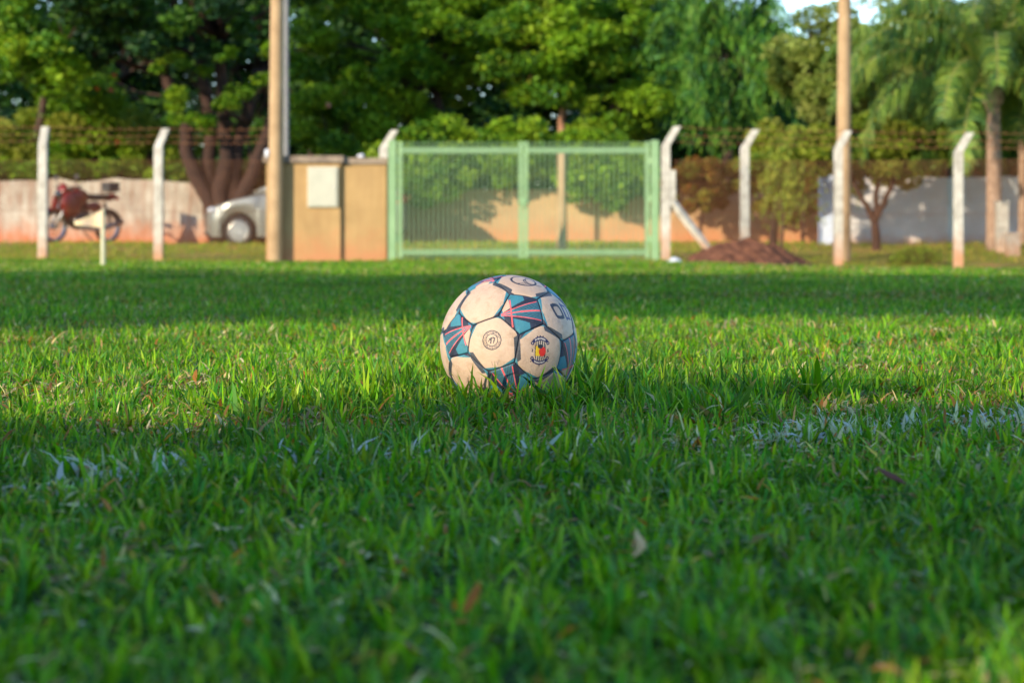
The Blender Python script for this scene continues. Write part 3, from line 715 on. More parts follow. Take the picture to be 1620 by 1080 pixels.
# ------------------------------------------------------------------ mound, bag, pennant stake
def mound():
    n, m_ = 64, 26; rr = np.random.default_rng(5); vs = []; s = FPX / 31.0; c = at(1178, 428, 31.0); W = 236 / s / 2; H = 47 / s
    for i in range(m_ + 1):
        t = i / m_
        for k in range(n):
            a = 2 * math.pi * k / n; r = t * (1 + .06 * math.sin(3 * a) + .05 * math.sin(5 * a + 1)); x = r * W * math.cos(a); y = r * W * .8 * math.sin(a)
            hh = (1 - t ** 1.9) ** 1.15 * H; 
            hh += (.03 * math.sin(x * 13 + 1) * math.cos(y * 11) + .022 * math.sin(x * 29 + y * 23) + rr.normal(0, .010)) * min(1, 3 * (1 - t)) 
            vs.append((x, y, hh - .06 * (t > .97)))
    fs = [(i * n + k, (i + 1) * n + k, (i + 1) * n + (k + 1) % n, i * n + (k + 1) % n) for i in range(m_) for k in range(n)]
    mb = MB().add(vs, fs)
    o = mb.build('soil_mound', M['soil']); o.location = c; tag(o, 'low mound of reddish brown soil at the foot of the fence', 'mound')
mound()
mb = MB(); mb.blob((0, 0, 0), (.30, .22, .19), 18, 12, fn=lambda p: p * (1 + .12 * math.sin(p.x * 31 + p.z * 20) + .08 * math.sin(p.y * 43 + p.x * 17)))
o = mb.build('plastic_bag', M['plastic_white'], None, smooth=True); o.location = at(1067, 418, 30.4); tag(o, 'crumpled white plastic bag left of the soil mound', 'bag')
def pennant():
    D = 23.0; s = FPX / D; b = at(163, 426, D); e = empty('pennant_stake', b, 0, 'thin pale stake with a small faded pennant in front of the motorcycle', 'stake')
    mb = MB(); mb.tube([(0, 0, -.1), (0, 0, .3), (0, 0, 95 / s)], [.028, .026, .022], 8); mb.build('pole', M['stake'], e)
    vs = []; n = 8
    for i in range(n + 1):
        t = i / n; x = -t * 44 / s; z1 = 93 / s - t * 18 / s; z0 = 66 / s + t * 4 / s; y = -.03 + .025 * math.sin(t * 6)
        vs += [(x, y, z0), (x, y, z1)]
    fs = [(i * 2, i * 2 + 2, i * 2 + 3, i * 2 + 1) for i in range(n)]
    o = MB().add(vs, fs).build('pennant', M['flag'], e); md = o.modifiers.new('s', 'SOLIDIFY'); md.thickness = .003
pennant()

# ------------------------------------------------------------------ silver hatchback, nose to the left
def car():
    D = 40.3; s = FPX / D; X0 = at(321, 0, D).x; zg = at(0, 391, D).z; Lc = 4.05; W = .84
    e = empty('parked_car', (X0, D + .85, zg), 0, 'silver hatchback car parked nose left behind the tan pillar', 'car'); e.scale = (1, 1, 1.06)
    ip = lambda x, P: float(np.interp(x, [p[0] for p in P], [p[1] for p in P]))
    top = [(0, .60), (.05, .70), (.2, .78), (.6, .90), (1.1, 1.0), (1.35, 1.03), (2.4, 1.05), (3.4, 1.08), (3.85, 1.05), (4.0, .98), (4.05, .80)]
    hw = [(0, .50), (.06, .62), (.2, .74), (.5, .82), (1, .845), (3, .845), (3.6, .81), (3.95, .72), (4.05, .60)]
    bot0 = [(0, .30), (.15, .20), (.5, .19), (3.5, .2), (3.9, .26), (4.05, .34)]
    wheels = (.72, 3.22); wr = .36
    def bot(x):
        z = ip(x, bot0)
        for c in wheels:
            if abs(x - c) < wr: z = max(z, .30 + math.sqrt(wr * wr - (x - c) ** 2))
        return z
    xs = sorted(set([round(v, 3) for v in np.linspace(0, Lc, 46)] + [round(c + wr * math.cos(t), 3) for c in wheels for t in np.linspace(0, math.pi, 17)]))
    rows = []; nside = 8
    for x in xs:
        h = ip(x, hw); zt = ip(x, top); zb = bot(x); sec = []
        for j in range(nside + 1):
            t = j / nside; bulge = h * (1 - .07 * (1 - t) ** 2 - .05 * max(0, t - .6) ** 1.0 * 2.2); sec.append((bulge, zb + (zt - zb) * t))
        crown = .035 if x < 1.3 else .02
        for j in range(1, 6): y = sec[nside][0] * (1 - j / 5); sec.append((y, zt + crown * (1 - (1 - j / 5) ** 2)))
        full = [(-y, z) for y, z in sec] + [(y, z) for y, z in reversed(sec[:-1])]
        rows.append([(x, y, z) for y, z in full])
    n = len(rows[0]); vs = [p for r_ in rows for p in r_]
    fs = [(i * n + k, i * n + k + 1, (i + 1) * n + k + 1, (i + 1) * n + k) for i in range(len(rows) - 1) for k in range(n - 1)] + [tuple(range(n)), tuple(reversed(range((len(rows) - 1) * n, len(rows) * n)))]
    MB().add(vs, fs).build('body', M['car'], e, smooth=True)
    # cabin
    zr = [(.92, .99), (1.2, 1.16), (1.78, 1.43), (2.3, 1.50), (3.0, 1.48), (3.55, 1.38), (3.85, 1.14), (3.95, 1.05)]
    rows = []
    for x in np.linspace(.92, 3.95, 26):
        zt = ip(x, zr); zb = .98; hb = ip(x, hw) * .96; tt_ = (zt - zb) / .52; ht = hb - .16 * tt_
        if x < 1.3: hb *= .9
        sec = [(hb, zb), (hb * .6 + ht * .4, zb + (zt - zb) * .4), (ht + .01, zb + (zt - zb) * .88), (ht - .07, zt - .005), (ht * .5, zt + .015 * tt_), (0, zt + .02 * tt_)]
        rows.append([(x, -y, z) for y, z in sec] + [(x, y, z) for y, z in reversed(sec[:-1])])
    n = len(rows[0]); vs = [p for r_ in rows for p in r_]
    fs = [(i * n + k, i * n + k + 1, (i + 1) * n + k + 1, (i + 1) * n + k) for i in range(len(rows) - 1) for k in range(n - 1)] + [tuple(range(n)), tuple(reversed(range((len(rows) - 1) * n, len(rows) * n)))]
    MB().add(vs, fs).build('cabin', M['car'], e, smooth=True)
    def pane(name, poly, y):
        vs = []; 
        for x, z in poly:
            zt = ip(x, zr); tt_ = (zt - .98) / .52; hb = ip(x, hw) * .96; f = (z - .98) / max(.05, zt - .98); yy = hb - (.16 * tt_) * min(1, f)
            vs.append((x, y * (yy + .012), z))
        MB().add(vs + [(a_, b_ - y * .02, c_) for a_, b_, c_ in vs], [tuple(range(len(vs))), tuple(range(2 * len(vs) - 1, len(vs) - 1, -1))]).build(name, M['glass'], e)
    for y in (-1, 1):
        pane('side_window', [(1.55, 1.06), (1.62, 1.16), (1.98, 1.39), (2.32, 1.43), (2.34, 1.08)], y)
        pane('side_window', [(2.42, 1.08), (2.40, 1.43), (2.95, 1.42), (3.22, 1.36), (3.25, 1.10)], y)
        pane('quarter_window', [(3.33, 1.12), (3.30, 1.33), (3.46, 1.30), (3.62, 1.16)], y)
        mb = MB(); mb.blob((1.55, y * .93, 1.10), (.14, .2, .13), 10, 8); mb.build('mirror', M['car'], e, smooth=True)
        mb = MB(); mb.blob((.20, y * .60, .70), (.34, .30, .17), 12, 8, rot=Matrix.Rotation(R(y * -25), 3, 'Z')); mb.build('headlight', M['lamp'], e, smooth=True)
        mb = MB(); mb.blob((3.97, y * .66, .92), (.16, .2, .26), 12, 8); mb.build('tail_light', M['lamp_red'], e, smooth=True)
        mb = MB(); mb.box((2.36, y * .855, .62), (.01, .012, .72)); mb.build('door_seam', M['black'], e)
        mb = MB(); mb.tube([(2.05, y * .86, .86), (2.22, y * .86, .86)], .018, 6); mb.build('door_handle', M['car'], e)
    MB().add([(.98, -.66, 1.045), (.98, .66, 1.045), (1.76, .54, 1.445), (1.76, -.54, 1.445), (1.00, -.66, 1.015), (1.00, .66, 1.015), (1.78, .54, 1.415), (1.78, -.54, 1.415)], [(0, 1, 2, 3), (7, 6, 5, 4), (0, 4, 5, 1), (2, 6, 7, 3)]).build('windscreen', M['glass'], e)
    mb = MB(); mb.box((-.005, 0, .48), (.03, .7, .14)); mb.box((.0, 0, .34), (.04, .9, .06)); mb.build('grille', M['black'], e)
    mb = MB(); mb.tube([(.0, -.45, .27), (-.02, 0, .26), (.0, .45, .27)], .04, 8); mb.build('bumper_lip', M['black'], e)
    for c in wheels:
        for y in (-1, 1):
            w_ = MB(); w_.lathe([(.20, -.09), (.27, -.10), (.30, -.075), (.305, 0), (.30, .075), (.27, .10), (.20, .09)], (0, 0, 0), 'Y', 32)
            t = w_.build('wheel', M['tyre'], e, smooth=True); t.location = (c, y * .74, .305)
            r_ = MB(); r_.lathe([(.0, y * .075), (.05, y * .08), (.055, y * .06), (.17, y * .055), (.19, y * .095), (.205, y * .09), (.21, y * .02), (.205, -y * .05)], (0, 0, 0), 'Y', 32)
            for k in range(9):
                a = 2 * math.pi * k / 9; r_.box((math.cos(a) * .115, y * .072, math.sin(a) * .115), (.15, .03, .035), rot=Matrix.Rotation(-a, 3, 'Y'))
            r_.build('rim', M['rim'], t)
            # dark liner inside the arch
            l_ = MB(); l_.lathe([(0, -.14), (.345, -.14), (.345, .03)], (c, y * .70, .30), 'Y', 24) if y > 0 else l_.lathe([(0, .14), (.345, .14), (.345, -.03)], (c, y * .70, .30), 'Y', 24)
            l_.build('wheel_well', M['black'], e)
car()

# ------------------------------------------------------------------ motorcycle
def motorcycle():
    D = 40.8; zg = at(0, 384, D).z; c = at(128, 0, D)
    e = empty('motorcycle', (c.x, D, zg), R(50), 'red and black motorcycle leaning by the whitewashed wall', 'motorcycle')
    r = .30; wb = .63
    def wheel(x):
        w_ = MB(); n = 28
        for k in range(n): pass
        prof = [(r - .05, -.03), (r - .02, -.045), (r, -.02), (r + .005, 0), (r, .02), (r - .02, .045), (r - .05, .03), (r - .05, -.03)]
        w_.lathe(prof, (0, 0, 0), 'Y', n); t = w_.build('wheel', M['tyre'], e, smooth=True); t.location = (x, 0, r)
        s_ = MB(); s_.lathe([(r - .075, -.02), (r - .05, -.028), (r - .05, .028), (r - .075, .02), (r - .075, -.02)], (0, 0, 0), 'Y', n)
        for k in range(12):
            a = 2 * math.pi * k / 12; s_.tube([(0, .02 * (-1) ** k, 0), (math.cos(a) * (r - .06), 0, math.sin(a) * (r - .06))], .005, 4)
        s_.tube([(0, -.06, 0), (0, .06, 0)], .045, 10); s_.build('rim', M['chrome'], t)
    wheel(-wb); wheel(wb)
    def P(name, mat, fn, smooth=True): mb = MB(); fn(mb); return mb.build(name, M[mat], e, smooth=smooth)
    P('fork', 'chrome', lambda m: [m.tube([(-wb, y, r), (-wb + .16, y, .62), (-wb + .26, y, .92)], [.028, .026, .02], 8) for y in (-.09, .09)])
    P('front_mudguard', 'moto_red', lambda m: m.tube([(-wb + .34 * math.cos(a), 0, r + .34 * math.sin(a)) for a in np.linspace(R(20), R(150), 9)], .065, 8, flat=.5))
    P('fuel_tank', 'moto_red', lambda m: m.blob((-.12, 0, .86), (.60, .36, .36), 16, 10, fn=lambda p: Vector((p.x, p.y * (1 - .35 * (p.x > 0) * p.x / .26), p.z * (1 + .2 * (p.x < 0))))))
    P('side_fairing', 'moto_red', lambda m: [m.blob((-.34, y, .72), (.46, .10, .50), 12, 8, rot=Matrix.Rotation(R(-25), 3, 'Y')) for y in (-.15, .15)])
    P('side_panel', 'moto_red', lambda m: [m.blob((.22, y, .68), (.34, .06, .20), 12, 8) for y in (-.13, .13)])
    P('seat', 'black', lambda m: m.blob((.34, 0, .86), (.74, .25, .13), 16, 8, fn=lambda p: Vector((p.x, p.y, p.z + .06 * (p.x / .37) ** 2))))
    P('tail', 'moto_red', lambda m: m.blob((.68, 0, .87), (.34, .18, .14), 12, 8, rot=Matrix.Rotation(R(-15), 3, 'Y')))
    P('luggage_rack', 'black', lambda m: (m.tube([(.55, -.12, .96), (.85, -.12, 1.0), (.88, 0, 1.0), (.85, .12, 1.0), (.55, .12, .96)], .014, 6), m.box((.70, 0, 1.08), (.24, .26, .16))), False)
    P('tail_light', 'lamp_red', lambda m: m.blob((.86, 0, .85), (.06, .14, .08), 10, 6))
    P('rear_mudguard', 'black', lambda m: m.tube([(wb + .33 * math.cos(a), 0, r + .33 * math.sin(a)) for a in np.linspace(R(15), R(120), 8)], .06, 8, flat=.5))
    P('engine', 'black', lambda m: (m.blob((-.05, 0, .45), (.58, .34, .42), 12, 8), m.box((-.16, 0, .58), (.18, .20, .20), Matrix.Rotation(R(-20), 3, 'Y'))))
    P('exhaust', 'chrome', lambda m: m.tube([(-.22, -.12, .5), (-.25, -.15, .32), (.1, -.16, .24), (.45, -.17, .30), (.85, -.17, .40)], [.022, .022, .025, .045, .05], 8))
    P('frame', 'black', lambda m: (m.tube([(-.36, 0, .86), (-.28, 0, .5), (-.1, 0, .27), (.25, 0, .3), (.3, 0, .62)], .025, 6), m.tube([(.2, .1, .38), (wb, .1, r)], .025, 6), m.tube([(.2, -.1, .38), (wb, -.1, r)], .025, 6), m.tube([(wb, .1, r + .03), (.48, .1, .76)], .03, 6), m.tube([(wb, -.1, r + .03), (.48, -.1, .76)], .03, 6)))
    P('handlebar', 'black', lambda m: (m.tube([(-.28, -.36, 1.06), (-.34, -.2, 1.0), (-.37, 0, .95), (-.34, .2, 1.0), (-.28, .36, 1.06)], .016, 8), m.tube([(-.28, -.38, 1.06), (-.31, -.26, 1.03)], .024, 8), m.tube([(-.28, .38, 1.06), (-.31, .26, 1.03)], .024, 8)))
    for y in (-1, 1):
        mb = MB(); mb.tube([(-.32, y * .25, 1.03), (-.34, y * .30, 1.20)], .008, 6); mb.blob((-.34, y * .31, 1.23), (.04, .15, .10), 10, 8); mb.build('mirror', M['black'], e, smooth=True)
    P('headlight', 'glass', lambda m: m.blob((-.52, 0, .90), (.12, .18, .18), 12, 8))
    P('windshield', 'moto_red', lambda m: m.blob((-.44, 0, .98), (.14, .26, .30), 12, 8, rot=Matrix.Rotation(R(20), 3, 'Y')))
    P('side_stand', 'black', lambda m: m.tube([(.05, .05, .28), (.12, -.22, .0)], .014, 6), False)
    e.rotation_euler = (0, 0, R(50)); e.scale = (1.08,) * 3
motorcycle()
# ------------------------------------------------------------------ trees and shrubs
M['bark_tan'] = mottled('bark_tan', (0.14, 0.07, 0.04), (0.32, 0.17, 0.10), 6, 0.9, 0.8, 20)
def leafset(P, size, tint, normal_up=.4, aspect=.55, droop=0.0, dirs=None):
    n = len(P); a = rng.normal(0, 1, (n, 3)); a[:, 2] = a[:, 2] * .5 - droop
    if dirs is not None: a = dirs + rng.normal(0, .25, (n, 3))
    a /= np.linalg.norm(a, axis=1, keepdims=True)
    nn = rng.normal(0, 1, (n, 3)); nn[:, 2] = np.abs(nn[:, 2]) + normal_up; b = np.cross(nn, a); b /= np.linalg.norm(b, axis=1, keepdims=True) + 1e-9
    L = (size * rng.uniform(.65, 1.25, n))[:, None]; Wd = L * aspect
    nrm = np.cross(a, b); q = nrm * L * .10
    V = np.stack([P - a * L / 2, P - a * L * .05 + b * Wd / 2 + q, P + a * L / 2, P - a * L * .05 - b * Wd / 2 + q], 1)
    return V.reshape(-1, 3), np.repeat(tint, 4, 0)
def leaf_obj(name, V, C, parent, mat='leaf'):
    n = len(V) // 4; return np_mesh(name, V, np.arange(n * 4), np.arange(n) * 4, M[mat], C, parent)
PAL = {
 'deep': [[.018, .062, .010], [.030, .088, .010], [.055, .135, .012], [.013, .050, .022]],
 'mid': [[.095, .21, .008], [.16, .29, .010], [.21, .32, .015], [.05, .14, .010]],
 'yel': [[.14, .20, .012], [.20, .25, .02], [.10, .17, .02], [.24, .25, .03]],
 'olive': [[.15, .20, .03], [.20, .25, .05], [.11, .17, .03], [.25, .28, .07]],
 'blue': [[.020, .085, .030], [.035, .12, .04], [.05, .14, .03], [.02, .07, .035]],
 'weep': [[.05, .17, .02], [.09, .23, .025], [.14, .27, .03], [.02, .09, .03]],
 'rust': [[.16, .13, .015], [.22, .09, .02], [.14, .17, .02], [.20, .18, .02]]}
def crown_leaves(cc, rr, nleaf, size, pal, shell=.55, **kw):
    """cc clump centres, rr clump radii: leaves fill the shells of the clumps"""
    cc = np.array(cc); rr = np.array(rr); p = rr ** 2 / np.sum(rr ** 2); k = rng.choice(len(cc), nleaf, p=p)
    d = rng.normal(0, 1, (nleaf, 3)); d /= np.linalg.norm(d, axis=1, keepdims=True)
    lump = 1 + .28 * np.sin(d[:, 0] * 5 + k * 1.7) * np.sin(d[:, 2] * 6 + k * 2.3) * np.cos(d[:, 1] * 4 + k)
    r = rr[k] * (shell + (1 - shell) * rng.random(nleaf) ** .6) * lump * np.where(rng.random(nleaf) < .06, rng.uniform(1, 1.35, nleaf), 1)
    P = cc[k] + d * r[:, None] * np.array([1, 1, .68])
    pa = np.array(PAL[pal]); kk = rng.choice(len(pa), len(cc)); c = pa[np.where(rng.random(nleaf) < .55, kk[k], rng.integers(0, len(pa), nleaf))]
    c = c * rng.uniform(.75, 1.25, (nleaf, 1)) * (rng.uniform(.85, 1.15, len(cc))[k])[:, None]
    return leafset(P, size, c, **kw)
def limb(mb, a, b, r0, r1, wob=.12, n=6, sides=8):
    a = Vector(a); b = Vector(b); L = (b - a).length; pts = []
    for i in range(n + 1):
        t = i / n; p = a.lerp(b, t); f = math.sin(math.pi * t) * wob * L
        pts.append(p + Vector((random.uniform(-1, 1), random.uniform(-1, 1), random.uniform(-.3, .8))) * f * .5)
    mb.tube(pts, [r0 + (r1 - r0) * i / n for i in range(n + 1)], sides); return pts
def tree(label, base, fork, crown, nclump, rclump, nleaf, size, pal, bark='bark_dark', tr=.16, stems=None, group=None, name='tree', cat='tree', sb=None, flowers=None, **kw):
    """crown: (centre Vector, (rx, ry, rz))"""
    e = empty(name, base, 0, label, cat, group); base = Vector(base); cc, rr = [], []; C, rad = crown
    tries = 0
    while len(cc) < nclump and tries < 5000:
        tries += 1
        d = Vector((random.gauss(0, 1), random.gauss(0, 1), random.gauss(0, 1))).normalized() * random.uniform(.45, 1.0)
        p = C + Vector((d.x * rad[0], d.y * rad[1], d.z * rad[2]))
        if p.z < gz(p.x, p.y) + min(.15, rad[2] * .2): continue
        r_ = random.uniform(*rclump)
        if any((p - q).length < .55 * (r_ + s_) for q, s_ in zip(cc, rr)): continue
        cc.append(p); rr.append(r_)
    off_ = np.array(base)
    mb = MB(); stems = stems or [fork]
    ends = []
    if sb is not None: limb(mb, Vector((0, 0, -.2)), Vector(sb) - base, tr * 1.15, tr * .85, .03, 5, 10)
    for st in stems:
        pts = limb(mb, Vector((0, 0, -.2)) if sb is None else Vector(sb) - base - Vector((0, 0, .04)), Vector(st) - base, tr * (1 if len(stems) == 1 else .75), tr * .5, .06, 7, 10); ends.append(pts[-1]); 
    for i, p in enumerate(cc):
        q = p - base; en = min(ends, key=lambda v: (v - q).length)
        if random.random() < .8: limb(mb, en, q, tr * .28, tr * .06, .16, 5, 6)
    mb.build('trunk', M[bark], e, smooth=True)
    V, T = crown_leaves([np.array(p) - off_ for p in cc], rr, nleaf, size, pal, **kw)
    leaf_obj('crown', V, T, e)
    if flowers:
        col, k, fs_ = flowers; F, TT = [], []
        for _ in range(k):
            j = random.randrange(len(cc)); d = Vector((random.gauss(0, 1), -abs(random.gauss(0, 1)) - .5, random.gauss(0, .7))).normalized() * rr[j] * 1.02
            P = np.tile(np.array(cc[j] + d - base), (7, 1)) + rng.normal(0, fs_ * .3, (7, 3)); F.append(P); TT.append(np.tile(np.array(col), (7, 1)) * rng.uniform(.8, 1.2, (7, 1)))
        V, T = leafset(np.concatenate(F), fs_, np.concatenate(TT), aspect=.9); leaf_obj('blossom', V, T, e)
    return e
def px_crown(cx, cy, rx, ry, D, dep=1.0):
    s = FPX / D; return at(cx, cy, D), (rx / s, (rx + ry) / 2 / s * dep, ry / s)
def onground(px, D): x = at(px, 0, D).x; return Vector((x, D, gz(x, D)))

# the big dark tree with spreading stems behind the car
b = onground(352, 42.0)
tree('big dark tree with thick spreading reddish stems behind the silver car', b, None, px_crown(235, -35, 265, 158, 41.0, 1.0), 64, (.28, .60), 23000, .17, 'deep', 'bark_red', .24,
     stems=[at(262, 118, 42.0), at(318, 90, 42.6), at(352, 60, 41.8), at(408, 110, 42.3), at(430, 190, 41.6)], name='broadleaf_tree')
tree('dark tree with bright sunlit leaf clusters at the top left', onground(40, 44.5), at(70, 150, 43.5), px_crown(85, 60, 130, 120, 41.6), 24, (.24, .5), 8000, .16, 'mid', name='broadleaf_tree')
tree('bright green sprays of a tree hanging beside the dark stems', onground(398, 42.9), at(392, 200, 42.0), px_crown(340, 125, 115, 95, 40.9), 26, (.10, .25), 5000, .11, 'mid', 'bark_dark', .06, name='broadleaf_tree')
# shrubs behind the left wall
SG = 'shrubs growing over the left wall'
FR = [.55, .10, .04]
tree('yellow green shrub with red blossoms at the left edge above the wall', onground(50, 44.3), at(50, 260, 44.3), px_crown(45, 232, 105, 55, 44.3), 20, (.28, .50), 8500, .12, 'yel', tr=.07, group=SG, name='shrub', cat='shrub', flowers=(FR, 5, .09))
tree('green shrub with orange red blossoms above the motorcycle', onground(150, 44.5), at(150, 260, 44.5), px_crown(150, 195, 85, 85, 44.6), 24, (.28, .5), 9500, .12, 'mid', tr=.07, group=SG, name='shrub', cat='shrub', flowers=(FR, 8, .11))
tree('yellow green shrub leaning over the wall left of the dark stems', onground(240, 44.2), at(240, 260, 44.2), px_crown(245, 240, 68, 60, 44.2), 18, (.24, .45), 7500, .11, 'yel', tr=.07, group=SG, name='shrub', cat='shrub')
tree('low green hedge plant draped on top of the left wall', onground(110, 43.6), at(110, 290, 43.6), px_crown(110, 270, 200, 16, 43.5, .4), 26, (.2, .34), 7000, .11, 'mid', tr=.05, group=SG, name='shrub', cat='shrub')
# middle trees
tree('tall leafy tree with layered sunlit branches left of the gate', onground(700, 46.5), at(690, 110, 46.5), px_crown(630, 75, 205, 140, 46, .8), 80, (.26, .56), 32000, .15, 'mid', tr=.2, name='broadleaf_tree', normal_up=1.2)
tree('pink flowered bush just right of the tall left pole', onground(530, 45), at(530, 260, 45), px_crown(530, 195, 85, 72, 45), 22, (.28, .5), 9000, .13, 'mid', tr=.07, name='shrub', cat='shrub', flowers=([.6, .28, .2], 7, .10))
tree('dense green tree standing behind the middle of the gate', onground(893, 45.6), at(893, 40, 45.8), px_crown(865, 50, 130, 120, 45.2, .8), 42, (.32, .62), 17000, .15, 'mid', 'bark_tan', tr=.12, name='broadleaf_tree')
tree('yellow green tree with thin bare branches right of the gate pole', onground(985, 46), at(980, 150, 46), px_crown(975, 110, 105, 140, 46), 36, (.28, .55), 15000, .14, 'mid', tr=.13, name='broadleaf_tree')
tree('low green bush above the left half of the gate', onground(700, 43.6), at(700, 270, 43.6), px_crown(680, 255, 90, 66, 42.45, .35), 26, (.28, .48), 6500, .13, 'mid', tr=.06, name='shrub', cat='shrub')
tree('low green bush above the right half of the gate', onground(940, 43.6), at(940, 270, 43.6), px_crown(960, 268, 82, 66, 42.45, .35), 24, (.28, .48), 9000, .13, 'mid', tr=.06, name='shrub', cat='shrub')
tree('green bush overhanging the tan wall behind the middle of the gate', onground(815, 43.6), at(815, 270, 43.6), px_crown(815, 245, 70, 48, 42.45, .35), 16, (.25, .42), 6000, .13, 'mid', tr=.06, name='shrub', cat='shrub')
# right side
tree('round yellow green tree behind the tall right pole', onground(1310, 43.7), at(1310, 190, 43.7), px_crown(1318, 108, 92, 90, 43.6), 42, (.28, .50), 17000, .13, 'olive', tr=.15, name='broadleaf_tree')
tree('olive green tree at the upper right behind the palm fronds', onground(1500, 48), at(1500, 190, 48), px_crown(1495, 75, 135, 140, 48), 46, (.3, .58), 16000, .14, 'olive', tr=.16, name='broadleaf_tree')
b = onground(1388, 37.2)
tree('small tree with a forked dark trunk in front of the pale right wall', b, None, px_crown(1392, 238, 125, 62, 37.2, .9), 50, (.15, .32), 17000, .10, 'yel', 'bark_red', .085, sb=at(1384, 350, 37.2),
     stems=[at(1350, 290, 37.2), at(1388, 275, 37.4), at(1416, 280, 37.0)], name='small_tree')
b = onground(1222, 38.5)
tree('small dark trunked tree behind the soil mound', b, at(1228, 290, 38.5), px_crown(1228, 240, 52, 58, 38.5), 26, (.13, .28), 7000, .10, 'yel', 'bark_red', .09, name='small_tree')
tree('rusty yellow green shrub along the fence right of the gate', onground(1110, 41.8), at(1110, 330, 41.8), px_crown(1118, 290, 72, 46, 41.8, .5), 34, (.12, .26), 6500, .10, 'rust', 'bark_red', .05, name='shrub', cat='shrub')
tree('rust tinged shrub between the mound and the blue pilaster', onground(1270, 41.5), at(1270, 330, 41.5), px_crown(1250, 300, 70, 50, 42.2, .4), 30, (.12, .26), 6000, .10, 'rust', 'bark_red', .05, name='shrub', cat='shrub')
tree('bright green low bush in the verge before the pale right wall', onground(1450, 33.6), at(1450, 412, 33.6), px_crown(1450, 408, 38, 17, 33.6), 18, (.08, .16), 3200, .06, 'mid', tr=.02, name='low_bush', cat='bush')

def strands(name, label, base, top, tr, bark, anchors, seglen, nper, size, pal, aspect=.18, cat='tree', spread=.6):
    """a tree whose leaves hang in drooping sprays"""
    base = Vector(base); e = empty(name, base, 0, label, cat); mb = MB(); end = limb(mb, (0, 0, -.2), Vector(top) - base, tr, tr * .5, .05, 7, 10)[-1]; PP, CC, DD = [], [], []; pa = np.array(PAL[pal])
    for (p, L) in anchors:
        q = Vector(p) - base; 
        if random.random() < .35: limb(mb, end, q, tr * .22, tr * .05, .15, 5, 5)
        dx = Vector((random.gauss(0, 1), random.gauss(0, 1), 0)).normalized() * spread * L; t = rng.random(nper) ** .8
        pos = np.array(q) + np.outer(t, np.array([dx.x, dx.y, .25 * L])) - np.outer(t ** 2, [0, 0, L * 1.15]) + rng.normal(0, .05 + .05 * L, (nper, 3))
        dr = np.array([dx.x, dx.y, .25 * L]) - np.outer(2 * t, [0, 0, L * 1.15]); dr /= np.linalg.norm(dr, axis=1, keepdims=True)
        PP.append(pos); DD.append(dr); CC.append(pa[rng.integers(0, len(pa), nper)] * rng.uniform(.75, 1.25, (nper, 1)) * random.uniform(.8, 1.2))
    mb.build('trunk', M[bark], e, smooth=True)
    V, T = leafset(np.concatenate(PP), size, np.concatenate(CC), aspect=aspect, dirs=np.concatenate(DD)); leaf_obj('crown', V, T, e); return e
def anch(cx, cy, rx, ry, D, n, L):
    s = FPX / D; out = []
    for _ in range(n):
        while True:
            u, v = random.uniform(-1, 1), random.uniform(-1, 1)
            if u * u + v * v < 1: break
        out.append((at(cx + u * rx, cy + v * ry, D + random.uniform(-.6, .6) * rx / s), random.uniform(*L)))
    return out
strands('weeping_tree', 'dark feathery weeping tree between the gate and the tall right pole', onground(1150, 45), at(1150, 60, 45), .16, 'bark_dark', anch(1150, 60, 100, 140, 45, 170, (.6, 1.3)), .5, 130, .24, 'weep', .15)
strands('hanging_tree', 'bright yellow green drooping branches hanging beside the blue pilaster', onground(1235, 37.2), at(1236, 250, 37.2), .035, 'bark_dark', anch(1248, 252, 30, 42, 37.2, 26, (.45, 1.0)), .4, 110, .10, 'yel', .4, spread=.35)

